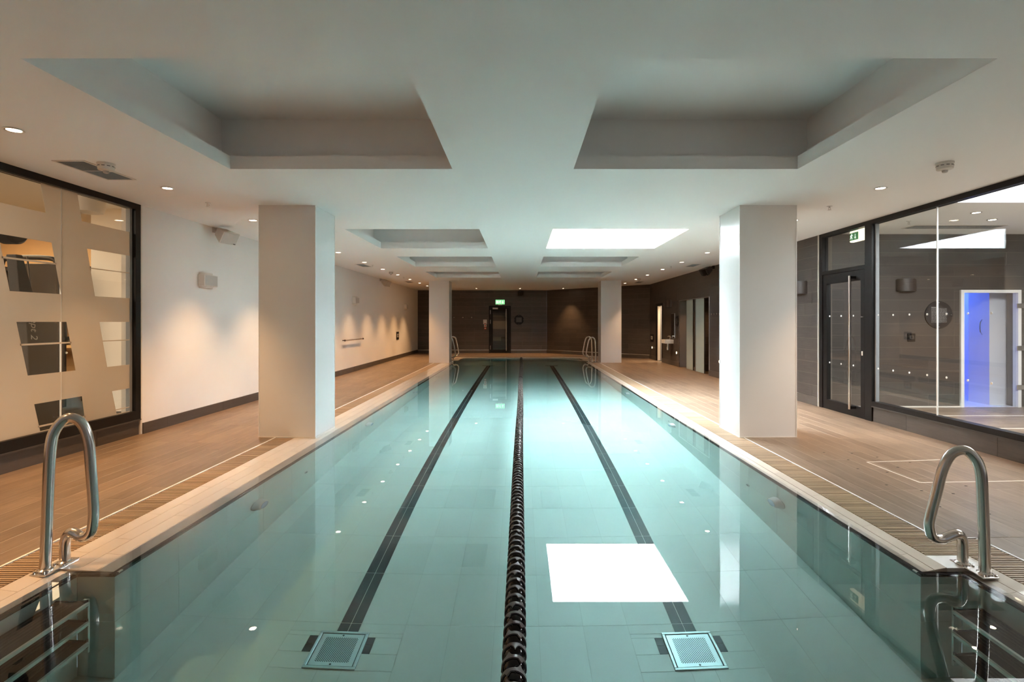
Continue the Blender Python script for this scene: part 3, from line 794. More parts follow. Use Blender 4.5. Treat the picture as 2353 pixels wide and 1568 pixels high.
def fquad(a, b, c, d): filmmb.prism([a, b, c, d], 'x', -.0155, -.0140)
bands = [(2.592, 2.586), (2.325, 2.061), (1.586, 1.322), (.845, .581), (.327, .318)]
for (za, zb) in bands: fquad((Y0, zb), (Y1, zb), (Y1, za), (Y0, za))
# window rows: (ztop, zbot, A: yl_top, yr_top, yl_bot, yr_bot, B: yl_top, yl_bot, strip z or None)
rows = [(2.586, 2.325, 4.30, 4.796, 4.345, 4.848, 5.194, 5.243, None), (2.061, 1.586, 4.407, 4.908, 4.506, 5.009, 5.308, 5.408, 1.868),
        (1.322, .845, 4.565, 5.069, 4.67, 5.172, 5.464, 5.567, 1.121), (.581, .327, 4.732, 5.247, 4.791, 5.285, 5.633, 5.696, .371)]
for (zt, zb, a, b, c, d, e, f_, st) in rows:
    fquad((Y0, zb), (c, zb), (a, zt), (Y0, zt)); fquad((d, zb), (f_, zb), (e, zt), (b, zt))
    if st:
        t_ = (zt-st)/(zt-zb); l = a+(c-a)*t_; r = b+(d-b)*t_; q = e+(f_-e)*t_
        fquad((l-.01, st-.008), (r+.01, st-.008), (r+.01, st+.008), (l-.01, st+.008)); fquad((q-.01, st-.005), (Y1, st-.005), (Y1, st+.005), (q-.01, st+.005))
filmmb.build('frosted_film', M['film'], W1)
# gym room shell
GYM = 3.02
struct('wall_gym', MB().box(-9.6, -9.5, .4, 9.8, -.1, GYM).box(-9.6, -4.5, 9.6, 9.75, -.1, GYM).box(-9.6, -4.4, .3, .4, -.1, GYM), M['tan'], label='tan gym wall seen through the clear patches of the left partition')
struct('wall_gym_white', MB().box(-6.45, -4.55, 7.9, 8.0, -.1, GYM), M['plaster'], label='white gym wall behind the right hand clear patches of the partition')
struct('wall_gym_bulkhead', B(-4.55, -4.36, .4, 6.02, ZC, GYM+.1), M['plaster'])
struct('floor_gym', B(-9.6, -4.5, .3, 9.75, -.15, -.02), M['rubber'])
struct('ceiling_gym', B(-9.6, -4.42, .3, 9.75, GYM, GYM+.1), M['plaster'])
area_light('gym_lamp', (-8.3, 4.8, GYM-.03), 2.0, 8.0, 380, (1.0, .72, .44), caustic=False)
area_light('gym_wall_lamp', (-5.7, 2.6, GYM-.05), 1.8, 2.2, 150, (1.0, .86, .72), caustic=False)
# upright ski trainer
ski = thing('ski_trainer', 'tall black upright ski trainer behind the clear patches of the left glass', 'gym machine', (-4.95, 5.4, 0))
MB().prism([(-.28,1.98),(-.21,1.98),(-.09,1.60),(.05,1.36),(.18,1.30),(.18,.06),(-.10,.06),(-.17,1.30),(-.24,1.60)], 'x', -.06, .04).build('column_board', M['rubber'], ski, bevel=.008)
B(-.30, .30, -.22, .24, -.02, .06).build('foot_platform', M['rubber'], ski, bevel=.01)
MB().lathe([(.10, -.08), (.12, -.06), (.12, .06), (.10, .08)], 26, 'x', (-.02, -.27, 2.20)).build('flywheel_cage', M['black'], ski, smooth=True)
for s in (-1, 1): MB().tube([(s*.16, .05, 2.0), (s*.17, .12, 1.5), (s*.17, .14, 1.15)], .008, 8).build('pull_cord', M['darkgrey'], ski); 
for s in (-1, 1): MB().tube([(s*.17, .10, 1.15), (s*.17, .20, 1.15)], .018, 10).build('handle', M['rubber'], ski)
fc = bpy.data.curves.new('logo_text', 'FONT'); fc.body = 'concept 2'; fc.size = .105; fc.shear = .25; fc.extrude = .0008; fc.align_x = 'RIGHT'
fo = bpy.data.objects.new('logo_lettering', fc); COL.objects.link(fo); fo.parent = ski; fc.materials.append(M['print'])
fo.location = (.0425, -.125, 1.145)
fo.rotation_euler = Matrix(((0, 0, 1), (0, 1, 0), (-1, 0, 0))).to_euler()
bpy.context.view_layer.update()
tm = bpy.data.meshes.new_from_object(fo.evaluated_get(bpy.context.evaluated_depsgraph_get()))
lo = link('logo_lettering', tm, M['print'], ski, fo.location, fo.rotation_euler); bpy.data.objects.remove(fo); lo.name = 'logo_lettering'
# rack with dumb-bells at the tan wall
rack = thing('dumbbell_rack', 'black dumb-bell rack standing against the tan gym wall', 'rack', (-8.2, 9.2, -.02))
for s in (-1, 1): B(s*.75-.03, s*.75+.03, -.25, .25, 0, 2.3).build('upright', M['black'], rack)
for z in (.9, 1.35, 1.8, 2.22): B(-.75, .75, -.24, .24, z, z+.04).build('shelf', M['wood'] if z < 2 else M['black'], rack)
db = None
for i, z in enumerate((.94, 1.39, 1.84)):
    for k in range(4):
        if db is None:
            db = thing('dumbbell', '', 'dumb-bell', (0, 0, 0))
            MB().lathe([(.016, -.10), (.016, .10)], 10, 'y').build('grip', M['steel'], db)
            for s in (-1, 1): MB().lathe([(.055, s*.08), (.07, s*.09), (.07, s*.15), (.055, s*.16)], 12, 'y').build('weight', M['rubber'], db)
            o = db
        else: o = copy_tree(db)
        o.location = (-8.2-.5+.33*k, 9.2, -.02+z+.071); tag(o, 'black rubber dumb-bell, '+ordn(k)+' from the left on the '+('bottom', 'middle', 'top')[i]+' gym rack shelf', 'dumb-bell', 'dumb-bells on the gym rack')
wmch = thing('weight_machine', 'black weight machine with rounded frame seen through the left glass', 'gym machine', (-7.0, 7.5, -.02))
MB().tube(catmull([(-.42,0,0),(-.42,0,1.95),(-.40,0,2.15),(-.30,0,2.25),(.28,0,2.25),(.40,0,2.15),(.42,0,1.95),(.42,0,0)], 6), .035, 10).build('frame', M['black'], wmch, smooth=True)
B(-.36, .36, .05, .2, .1, 2.18).build('weight_stack', M['black'], wmch, bevel=.01)
for k in range(9): B(-.33, .33, .03, .05, .3+.15*k, .42+.15*k).build('weight_plate', M['rubber'], wmch)
MB().tube([(-.48, -.05, 1.6), (-.48, -.05, 2.1)], .022, 10).build('side_grip', M['green'], wmch)
fan = thing('ceiling_unit', 'white wall fan unit under the gym ceiling behind the top clear patch', 'fan', (-4.98, 6.05, 2.70))
B(-.20, .20, -.14, .14, .02, .33).build('housing', M['offwhite'], fan, bevel=.02)
MB().lathe([(.15, -.12), (.17, -.06), (.17, .03), (.12, .03)], 22, 'z').build('bowl', M['offwhite'], fan, smooth=True)
for k in range(3): B(-.12+.1*k, -.08+.1*k, -.152, -.14, .10, .28).build('fin', M['darkgrey'], fan)

# ================================================================== RIGHT GLASS PARTITION, DOOR AND LOBBY
RX_ = 4.60
W2 = thing('window_2', 'black framed clear glass partition between the right deck and the spa lobby', 'window', (RX_, 0, 0), kind='structure')
Y0, Y1 = .6, 6.862
fr('frame_head', -.03, .06, Y0, Y1, 2.598, ZC, par=W2); fr('frame_sill', -.03, .06, Y0, Y1, .226, .286, par=W2); fr('sill_bead', -.034, .06, Y0, Y1, .212, .227, M['darkgrey'], W2)
fr('frame_post', -.03, .06, 6.862, 7.0, .0, ZC, par=W2)
for (a, b) in ((Y0, 5.838), (5.844, 6.86)): B(.015, .025, a, b, .286, 2.598).build('pane', M['glass'], W2)
B(.012, .027, 5.836, 5.846, .286, 2.598).build('glass_joint', M['dot'], W2)
fr('post_reveal', .012, .055, 6.84, 6.862, .286, 2.598, M['vent'], W2)
B(.0, .15, Y0, 6.99, -.1, .212).build('plinth', M['tilegrout'], W2)
yy = 6.99
for l in (.72, 1.2, 1.2, 1.2, 1.2, .87):
    link('plinth_tile', boxmesh(l-.004, .012, .20, M['skirt']), None, W2, (-.006, yy-l/2, .112), (0, 0, PI/2)); yy -= l
dotm = MB().lathe([(.0125, -.0015), (.0125, .0015)], 14, 'x').mesh('dot'); dotm.materials.append(M['dot'])
for z in (1.408, .718):
    for k in range(7): link('dot', dotm, None, W2, (.0135, 6.80-.273*k, z))
D1 = thing('door_1', 'black framed glass door with tall steel pull handle in the right partition', 'door', (RX_, 7.0, 0), kind='structure')
fr('door_post', -.03, .06, .985, 1.075, 0, ZC, par=D1); fr('frame_head', -.03, .06, .0, .985, 2.60, ZC, par=D1); fr('transom', -.03, .06, .0, .985, 2.03, 2.083, par=D1); fr('threshold', -.03, .06, 0, .985, -.05, .012, par=D1)
B(.012, .022, .0, .985, 2.083, 2.60).build('fanlight_pane', M['glass'], D1)
leaf = MB().box(-.022, .040, .015, .095, .02, 2.025).box(-.022, .040, .885, .975, .02, 2.025).box(-.022, .040, .095, .885, 1.89, 2.025).box(-.022, .040, .095, .885, .02, .163).build('leaf_frame', M['black'], D1)
B(.005, .013, .09, .89, .16, 1.895).build('leaf_pane', M['glass'], D1)
for z in (1.408, .718):
    for y_ in (.31, .59, .87): link('dot', dotm, None, D1, (.0035, y_-.02, z))
h = MB().lathe([(.019, .125), (.019, 1.955)], 16, 'z', (-.095, .215, 0)).build('pull_handle', M['steel'], D1, smooth=True)
for z in (.15, 1.93): B(-.095, -.02, .195, .235, z-.018, z+.018).build('bracket', M['black'], h)
B(-.03, -.022, .045, .07, .87, .93).build('keyhole_plate', M['offwhite'], D1, bevel=.006); B(-.034, -.022, .04, .075, 1.385, 1.395).build('latch', M['alum'], D1)
struct('trim_4', MB().box(4.555, 4.575, 8.068, 8.082, 0, ZC), M['seam'], label='pale sealant line between black door post and tiled wall')
# lobby shell
LB = 8.10
lobwall = holed_wall('wall_lobby_back', (4.66, LB), 0, 5.2, -.2, 2.9, [(2.10, 3.0, -.3, 1.80)], M['tilegrout'], label='dark wood-grain tiled back wall of the spa lobby')
tile_wall(lobwall, (4.66, LB), 0, 5.2, .03, 2.675, 1.2, .182, M['tile'], [(2.10, 3.0, -.3, 1.80)], zoff=-.007)
struct('wall_lobby_side', B(9.8, 9.95, .4, 8.3, -.2, 3), M['tile'], label='dark side wall of the spa lobby'); struct('wall_lobby_front', B(4.7, 9.9, .3, .45, -.2, 3), M['plaster'])
LC = 2.675
mb = MB()
for (p, q, r, s) in cut(4.63, 9.9, .3, 8.3, [LSKY]): mb.box(p, q, r, s, LC, LC+.1)
struct('ceiling_lobby', mb, M['ceil'], label='white lobby ceiling with a bright skylight')
lsk = thing('skylight', 'bright skylight in the lobby ceiling behind the right glass', 'skylight', (LSKY[0], LSKY[2], LC+.1), kind='structure')
wx, wy = LSKY[1]-LSKY[0], LSKY[3]-LSKY[2]
MB().add([(0,0,0),(wx,0,0),(wx,wy,0),(0,wy,0),(0,0,.2),(wx,0,.2),(wx,wy,.2),(0,wy,.2)], [(0,1,5,4),(1,2,6,5),(2,3,7,6),(3,0,4,7)]).build('shaft', M['shaft'], lsk)
B(-.02, wx+.02, -.02, wy+.02, .2, .23).build('diffuser', M['diffuser'], lsk)
flob = struct('floor_lobby', B(4.66, 9.9, .3, 8.12, -.2, .006), M['grout'], label='grey brown plank floor of the spa lobby')
y = 8.1; r = 0
while y > 1.5:
    x = 4.7-random.choice((0, .3, .6))
    while x < 9.8:
        a, b = max(x, 4.7), min(x+1.2, 9.8); x += 1.2
        if a > y*.98: break
        if b-a > .03: link('plank', boxmesh(.145, b-a-.004, .008, M['plank']), None, flob, ((a+b)/2, y-.0745, .008), (0, 0, PI/2))
    y -= .149
struct('trim_5', MB().box(4.7, 9.8, 7.335, 7.36, .0, .0145).box(4.7, 9.8, 6.46, 6.478, .0, .0145).box(4.7, 6.74, 8.07, 8.095, .0, .03), M['seam'], label='pale edging lines across the lobby floor')
# steam room behind the white framed glass door
D4 = thing('door_4', 'white framed glass door of the blue lit steam room in the lobby', 'door', (6.757, LB, 0), kind='structure')
MB().box(-.01, .04, -.03, .06, .0, 1.815).box(.865, .915, -.03, .06, .0, 1.815).box(.04, .865, -.03, .06, 1.77, 1.815).build('frame', M['white'], D4)
B(.045, .86, .0, .008, .02, 1.765).build('leaf_pane', M['glass'], D4)
for z in (1.57, .92, .32):
    B(.83, .97, -.045, -.03, z-.035, z+.035).build('hinge_clamp', M['alum'], D4, bevel=.004)
MB().tube(catmull([(.60, .30, 1.36), (.55, .28, 1.30), (.55, .28, 1.18), (.60, .30, 1.12)], 6), .008, 8).build('inner_pull', M['steel'], D4, smooth=True)
steam = struct('wall_steam', MB().box(6.1, 6.2, 8.33, 10.6, -.1, 2.4).box(6.1, 8.5, 10.2, 10.3, -.1, 2.4).box(7.41, 8.5, 8.33, 8.72, -.1, 2.4).box(8.0, 8.1, 8.7, 10.3, -.1, 2.4).box(6.1, 8.5, 8.33, 10.3, 2.3, 2.4), M['lavender'], label='pale tiled steam room glowing blue beyond the lobby door')
tile_wall(steam, (6.2, 10.2), 0, 1.8, .0, 2.3, .6, .3, M['lavender']); tile_wall(steam, (6.2, 8.4), PI/2, 1.8, 0, 2.3, .6, .3, M['lavender'], name='wall_tile')
struct('floor_steam', B(6.1, 8.5, 8.13, 10.3, -.1, .01), M['lavender'])
area_light('steam_blue_lamp', (7.25, 9.3, 2.25), .5, .5, 42, (.08, .20, 1.0), caustic=False)
MB().lathe([(.11, 2.27), (.13, 2.3)], 20, 'z', (6.75, 8.95, 0)).build('steam_lamp_lens', M['steamlight'], steam)

# far corridor behind the end door
D2 = thing('door_2', 'black framed glass door in the middle of the end wall under the exit sign', 'door', (FD[0], YF, 0), kind='structure')
wd = FD[1]-FD[0]
MB().box(0, .065, -.02, .08, .0, 2.0).box(wd-.065, wd, -.02, .08, 0, 2.0).box(.065, wd-.065, -.02, .08, 1.935, 2.0).build('frame', M['black'], D2)
MB().box(.068, .165, -.005, .05, .03, 1.93).box(wd-.165, wd-.068, -.005, .05, .03, 1.93).box(.165, wd-.165, -.005, .05, 1.78, 1.93).box(.165, wd-.165, -.005, .05, .03, .17).build('leaf_frame', M['black'], D2)
B(.165, wd-.165, .02, .028, .17, 1.78).build('leaf_pane', M['glass'], D2)
h = MB().lathe([(.018, .12), (.018, 1.87)], 12, 'z', (wd-.195, -.085, 0)).build('pull_handle', M['steel'], D2, smooth=True)
for z in (.2, 1.8): B(wd-.21, wd-.18, -.085, -.005, z-.012, z+.012).build('bracket', M['steel'], h)
for z in (1.74, 1.335, .25): MB().lathe([(.010, -.085), (.010, .085)], 10, 'z', (.066, -.028, z)).build('hinge', M['alum'], D2)
B(.16, .38, -.06, -.004, 1.86, 1.925).build('door_closer', M['alum'], D2, bevel=.005)
B(.02, wd-.02, -.03, .06, -.02, .012).build('threshold', M['alum'], D2)
cor = struct('wall_corridor', MB().box(-2.2, .4, 23.9, 24.0, -.2, 2.7).box(-2.2, -2.1, 22.35, 24, -.2, 2.7).box(.3, .4, 22.35, 24, -.2, 2.7).box(-2.2, .4, 22.35, 24, 2.6, 2.7), M['tilegrout'], label='tiled corridor wall lit warm behind the end door')
tile_wall(cor, (-2.1, 23.9), 0, 2.4, .1, 2.6, 1.2, .182, M['tile'])
struct('floor_corridor', B(-2.2, .4, 22.1, 24.0, -.2, .005), M['plank'])

# right side room behind the open door
D3 = thing('door_3', 'narrow doorway with open pale door in the right tiled wall beyond the basin', 'door', (XR, 17.0, 0), kind='structure')
MB().box(-.012, .12, .0, .05, .02, 1.93).box(-.012, .12, .72, .77, .02, 1.93).box(-.012, .12, .05, .72, 1.86, 1.93).build('frame', M['black'], D3)
B(.02, .105, .66, .71, .03, 1.85).build('leaf', M['door_leaf'], D3)
B(.105, .60, .655, .712, .03, 1.85).build('leaf_edge', M['grey_leaf'], D3)
for z in (.3, 1.0, 1.7): MB().lathe([(.014, -.06), (.014, .06)], 10, 'z', (.10, .70, z)).build('hinge', M['darkgrey'], D3)
struct('wall_side_room', MB().box(5.9, 6.0, 16.4, 18.4, -.1, 2.6).box(4.8, 6.0, 18.2, 18.4, -.1, 2.6).box(4.8, 6.0, 16.4, 16.5, -.1, 2.6).box(4.8, 6, 16.4, 18.4, 2.5, 2.6), M['plaster'])
struct('floor_side_room', B(4.6, 6.0, 16.4, 18.4, -.1, .01), M['plank'])
area_light('side_room_lamp', (5.1, 17.1, 2.45), .5, .5, 60, (1, .76, .5), caustic=False)
# shower bay
SB = struct('wall_shower', MB().box(5.62, 5.75, 12.6, 15.4, -.1, 2.2).box(4.79, 5.75, 15.20, 15.35, -.1, 2.2).box(4.79, 5.75, 12.6, 12.75, -.1, 2.2).box(4.62, 5.7, 13.90, 13.99, -.1, 2.2).box(4.77, 5.75, 12.6, 15.4, 2.0, 2.1), M['tilegrout'], label='tiled shower bay recessed into the right wall')
tile_wall(SB, (5.61, 15.19), -PI/2, 2.42, .03, 2.0, 1.2, .182, M['tile']); tile_wall(SB, (4.59, 15.185), 0, 1.0, .03, 1.95, 1.2, .182, M['tile']); tile_wall(SB, (4.64, 13.895), 0, .95, .03, 2.0, 1.2, .182, M['tile'])
struct('floor_shower', B(4.58, 5.7, 12.7, 15.3, -.1, .02), M['plank'])
def screen(y0, y1, label):
    t = thing('shower_screen', label, 'shower screen', (4.60, (y0+y1)/2, .03), group='frosted shower screens')
    l = (y1-y0)/2
    B(-.006, .006, -l, l, .0, 1.895).build('pane', M['frostglass'], t)
    B(-.012, .012, -l-.012, -l, .0, 1.895).build('edge_channel', M['darkgrey'], t); B(-.012, .012, l, l+.012, .0, 1.895).build('edge_channel', M['darkgrey'], t)
screen(14.06, 14.61, 'frosted green glass shower screen, the farther of the two'); screen(13.20, 13.84, 'frosted green glass shower screen, the nearer of the two')
struct('trim_6', MB().box(4.555, 4.575, 12.765, 15.185, 1.928, 1.94).box(4.555, 4.575, 12.755, 12.77, .03, 1.94).box(4.555, 4.575, 15.18, 15.192, .03, 1.94), M['alum'], label='thin metal trim round the shower opening')

# ================================================================== FIXTURES
def spot(loc, energy=SPOT_W, color=WARM, ang=82, blend=.8):
    d = bpy.data.lights.new('downlight_beam', 'SPOT'); d.energy = energy; d.color = color; d.spot_size = math.radians(ang); d.spot_blend = blend; d.shadow_soft_size = .035
    d.cycles.use_multiple_importance_sampling = False; d.cycles.is_caustics_light = True
    o = bpy.data.objects.new('downlight_beam', d); o.location = loc; COL.objects.link(o); return o
dl0 = None
def downlight(x, y, z, label, group, energy=SPOT_W, ang=82, color=WARM):
    global dl0
    if dl0 is None:
        dl0 = thing('downlight', '', 'downlight', (0, 0, 0))
        MB().lathe([(.050, -.0005), (.058, -.004), (.054, -.009), (.042, -.006), (.040, -.001)], 28).build('trim_ring', M['alum'], dl0, smooth=True)
        MB().lathe([(.041, -.001), (.041, -.005), (.02, -.0065)], 24).build('lens', M['lampglow'], dl0)
        t = dl0
    else: t = copy_tree(dl0)
    t.location = (x, y, z); tag(t, label, 'downlight', group)
    s = spot((x, y, z-.02), energy, color, ang)
for i, y in enumerate((.45, 2.05, 3.651, 5.236, 6.888, 8.48, 10.064, 11.72, 13.24, 14.82, 16.399, 17.948, 19.35)):
    downlight(-3.515+.008*max(i-3, 0), y, ZC, 'warm recessed ceiling downlight over the left deck, '+ordn(i)+' from the camera end', 'left deck downlights')
for i, y in enumerate((5.236, 6.888, 8.48, 10.096, 11.705, 13.295, 14.888, 16.399, 18.05)):
    downlight(3.575, y, ZC, 'warm recessed ceiling downlight over the right deck, '+ordn(i)+' from the camera end', 'right deck downlights', SPOT_W*.72, color=(1.0, .60, .31))
for i, x in enumerate((-1.766, -.034, 1.671)):
    downlight(x, 20.843, ZC, ('left', 'middle', 'right')[i]+' one of three recessed downlights before the end wall', 'end wall downlights', SPOT_W*.8)
downlight(5.62, 6.5, LC, 'recessed downlight in the lobby ceiling nearer the partition glass', 'lobby downlights', 20); downlight(6.22, 6.95, LC, 'bright recessed downlight in the lobby ceiling above the round notice', 'lobby downlights', 26)
spot((4.95, 14.6, 1.97), 26, WARM, 120); spot((4.95, 13.3, 1.97), 26, WARM, 120); spot((-1.05, 23.35, 2.5), 60, WARM, 70)
# sprinklers
sp0 = None
def sprinkler(x, y, z, label):
    global sp0
    if sp0 is None:
        sp0 = thing('sprinkler', '', 'sprinkler', (0, 0, 0))
        MB().lathe([(.030, 0), (.028, -.004), (.012, -.006), (.008, -.02)], 18).build('escutcheon', M['alum'], sp0, smooth=True)
        MB().tube([(-.010, 0, -.018), (-.012, 0, -.032), (-.004, 0, -.042)], .0025, 6).tube([(.010, 0, -.018), (.012, 0, -.032), (.004, 0, -.042)], .0025, 6).build('yoke', M['steel'], sp0)
        MB().lathe([(.005, -.042), (.020, -.044), (.020, -.046), (.004, -.047)], 14).build('deflector', M['alum'], sp0)
        t = sp0
    else: t = copy_tree(sp0)
    t.location = (x, y, z); tag(t, label, 'sprinkler', 'ceiling sprinklers')
sprinkler(-3.497, 5.885, ZC, 'small ceiling sprinkler between the left glass partition and the near left column')
sprinkler(-3.462, 12.284, ZC, 'small ceiling sprinkler beside the far left air grille'); sprinkler(-3.47, 15.607, ZC, 'small ceiling sprinkler on the left between the far smoke detector and grille')
sprinkler(3.552, 6.061, ZC, 'small ceiling sprinkler in front of the near right column'); sprinkler(3.584, 12.571, ZC, 'small ceiling sprinkler beside the right air grille'); sprinkler(5.2, 7.06, LC, 'small sprinkler added in the lobby ceiling to stand for a reflection in the right glass')  # lobby sprinkler is added, standing in for a sprinkler reflected in the glass
# smoke detectors
def smoke(x, y, label, r=.055):
    t = thing('smoke_detector', label, 'smoke detector', (x, y, ZC), group='ceiling smoke detectors')
    MB().lathe([(r*1.05, 0), (r*1.05, -.012), (r*.96, -.016), (r*.96, -.030)], 26).build('base', M['offwhite'], t, smooth=True)
    MB().lathe([(r*.97, -.030), (r*.93, -.056), (r*.6, -.062), (r*.42, -.064)], 26).build('body', M['offwhite'], t, smooth=True)
    mb = MB()
    for k in range(10):
        a = 2*PI*k/10; c, s = math.cos(a), math.sin(a); mb.add([(c*r*.985-s*.011, s*r*.985+c*.011, -.031), (c*r*.985+s*.011, s*r*.985-c*.011, -.031), (c*r*.985+s*.011, s*r*.985-c*.011, -.026), (c*r*.985-s*.011, s*r*.985+c*.011, -.026),
               (c*r*.90-s*.011, s*r*.90+c*.011, -.031), (c*r*.90+s*.011, s*r*.90-c*.011, -.031), (c*r*.90+s*.011, s*r*.90-c*.011, -.026), (c*r*.90-s*.011, s*r*.90+c*.011, -.026)], [(0,1,2,3),(4,7,6,5),(0,4,5,1),(1,5,6,2),(2,6,7,3),(3,7,4,0)])
    mb.build('smoke_slots', M['darkgrey'], t)
    MB().lathe([(r*.36, -.064), (r*.32, -.080), (r*.2, -.084)], 14).build('sensor_cage', M['grey'], t)
smoke(-3.49, 4.43, 'white smoke detector on the ceiling beside the near left air grille', .062); smoke(3.55, 4.41, 'cream smoke detector on the ceiling above the right glass partition', .062)
smoke(-3.45, 13.98, 'white smoke detector far down the left side of the ceiling'); smoke(3.60, 16.07, 'white smoke detector far down the right side of the ceiling')
# air grilles
def grille(x0, x1, y0, y1, label, z=ZC, nb=16):
    t = thing('air_grille', label, 'air grille', ((x0+x1)/2, (y0+y1)/2, z), group='ceiling air grilles')
    a, b = (x1-x0)/2, (y1-y0)/2; k = .018
    MB().box(-a, a, -b, -b+k, -.006, .0).box(-a, a, b-k, b, -.006, 0).box(-a, -a+k, -b+k, b-k, -.006, 0).box(a-k, a, -b+k, b-k, -.006, 0).box(-a+k, a-k, -.008, .008, -.005, 0).build('frame', M['offwhite'], t)
    B(-a+k, a-k, -b+k, b-k, -.001, .0).build('duct_void', M['dark'], t)
    for i in range(nb):
        x = -a+k+(2*a-2*k)*(i+.5)/nb
        B(x-.0015, x+.0025, -b+k, b-k, -.0055, -.001).build('blade', M['vent'], t)
    mb = MB()
    for i in range(26):
        y = -b+k+(2*b-2*k)*(i+.5)/26; mb.box(-a+k, a-k, y-.0012, y+.0012, -.004, -.0012)
    mb.build('cross_bars', M['vent'], t)
grille(-3.87, -3.60, 4.34, 4.93, 'long white air grille in the ceiling over the left glass partition'); grille(-3.82, -3.60, 12.10, 12.68, 'small air grille in the ceiling halfway along the left wall', nb=10)
grille(3.93, 4.15, 12.1, 12.66, 'small air grille in the ceiling above the shower bay', nb=10); grille(-3.82, -3.6, 17.2, 17.75, 'small air grille at the far end of the left ceiling', nb=8); grille(3.83, 4.05, 17.3, 17.9, 'small air grille at the far end of the right ceiling', nb=8)
grille(5.5, 6.8, 7.35, 7.62, 'long air grille in the lobby ceiling along the back wall', LC, 10)

# loudspeakers on angled brackets
def speaker(loc, rz, tilt, m, label, m2):
    t = thing('loudspeaker', label, 'loudspeaker', loc, rz, group='wall loudspeakers')
    rx = Matrix.Rotation(tilt, 4, 'X')
    def P(mb): mb.v = [tuple(rx @ Vector(v)) for v in mb.v]; return mb
    # front looks to local -y ; tapered back
    f, b_ = (.135, .090), (.075, .055)
    cab = MB().add([(-f[0],-.10,-f[1]),(f[0],-.10,-f[1]),(f[0],-.10,f[1]),(-f[0],-.10,f[1]),(-b_[0],.11,-b_[1]),(b_[0],.11,-b_[1]),(b_[0],.11,b_[1]),(-b_[0],.11,b_[1])], [(0,1,2,3),(4,7,6,5),(0,4,5,1),(1,5,6,2),(2,6,7,3),(3,7,4,0)])
    P(cab).build('cabinet', m, t, bevel=.012)
    arc = [(-f[0]+.012+i*(2*f[0]-.024)/8, -.102-.016*math.sin(PI*i/8)) for i in range(9)]
    P(MB().prism(arc+[(f[0]-.012, -.09), (-f[0]+.012, -.09)], 'z', -f[1]+.012, f[1]-.006)).build('grille', m2, t, bevel=.003)
    P(B(.07, .10, -.122, -.112, -f[1]+.022, -f[1]+.03)).build('badge', M['darkgrey'], t)
    MB().tube([(0, .09, .05), (0, .15, .10), (0, .20, .10)], .014, 10).build('bracket', m2, t, smooth=True)
    B(-.04, .04, .19, .205, .05, .15).build('wall_plate', m2, t)
speaker((-4.13, 7.36, 2.53), PI/2-.35, .55, M['offwhite'], 'white loudspeaker angled down from the left wall before the near column', M['grey'])
speaker((-4.13, 16.1, 2.53), PI/2-.35, .55, M['offwhite'], 'white loudspeaker high on the left wall towards the far end', M['grey'])
speaker((4.37, 12.4, 2.53), -PI/2+.3, .55, M['darkgrey'], 'black loudspeaker high on the right tiled wall near the shower bay', M['black'])
speaker((-.01, 21.9, 2.53), 0, .5, M['darkgrey'], 'black loudspeaker above the end wall near the exit door', M['black'])

# wall lights
def wall_light(loc, rz, m, label, w_=.31, h_=.155, d=.09, rounded=False):
    t = thing('wall_light', label, 'wall light', loc, rz, group='wall lights')
    if rounded:
        arc = [(w_/2*math.cos(PI*i/14), -d*1.1*math.sin(PI*i/14)) for i in range(15)]
        MB().prism(arc[::-1], 'z', -h_/2, h_/2).build('shade', m, t, smooth=True)
        MB().prism([(x*.9, y*.9) for x, y in arc[::-1]], 'z', -h_/2-.008, h_/2+.012).build('glass_insert', M['frostglass'] if False else M['darkgrey'], t)
    else:
        B(-w_/2, w_/2, -d, 0, -h_/2, h_/2).build('shade', m, t, bevel=.006)
        arc = [(w_*.42*math.cos(PI*i/14), -d*.9*math.sin(PI*i/14)) for i in range(15)]
        MB().prism(arc[::-1], 'z', -h_/2-.028, h_/2+.026).build('inner_reflector', M['offwhite'], t)
        B(-w_/2+.02, w_/2-.01, -d-.003, -d+.001, -h_/2+.012, h_/2-.01).build('front_plate', M['grey'], t)
wall_light((XL, 7.21, 1.885), PI/2, M['offwhite'], 'square off-white wall light on the left wall before the near column')
wall_light((XL, 13.66, 1.88), PI/2, M['offwhite'], 'off-white wall light above the steel bar on the left wall'); wall_light((XL, 19.67, 1.89), PI/2, M['offwhite'], 'off-white wall light at the far end of the left wall')
wall_light((XR, 8.56, 1.875), -PI/2, M['bronze'], 'dark rounded wall light between the near right column and the glass door', .32, .19, .10, True)
wall_light((XR, 16.18, 1.885), -PI/2, M['bronze'], 'dark rounded wall light over the wash basin', .40, .21, .10, True)
wall_light((5.915, LB-.0, 1.885), 0, M['bronze'], 'dark brown rounded wall light in the lobby behind glass', .30, .172, .10, True)
# floor-level washer lights on the right wall
for i, (y, z) in enumerate(((18.31, .435), (15.44, .42), (12.09, .412))):
    t = thing('floor_washer', 'small glowing low wall light on the right tiled wall, '+('by the power plate', 'under the basin', 'next to the near right column')[i], 'wall light', (XR, y, z), group='low washer lights')
    MB().lathe([(.042, 0), (.042, -.008), (.034, -.010)], 20, 'x').build('bezel', M['alum'], t); MB().lathe([(.032, -.006), (.032, -.014), (.02, -.018)], 18, 'x').build('lens', M['floorglow'], t)
    spot((XR-.06, y, z), 2.2, WARM, 150).rotation_euler = (0, math.radians(40), 0)

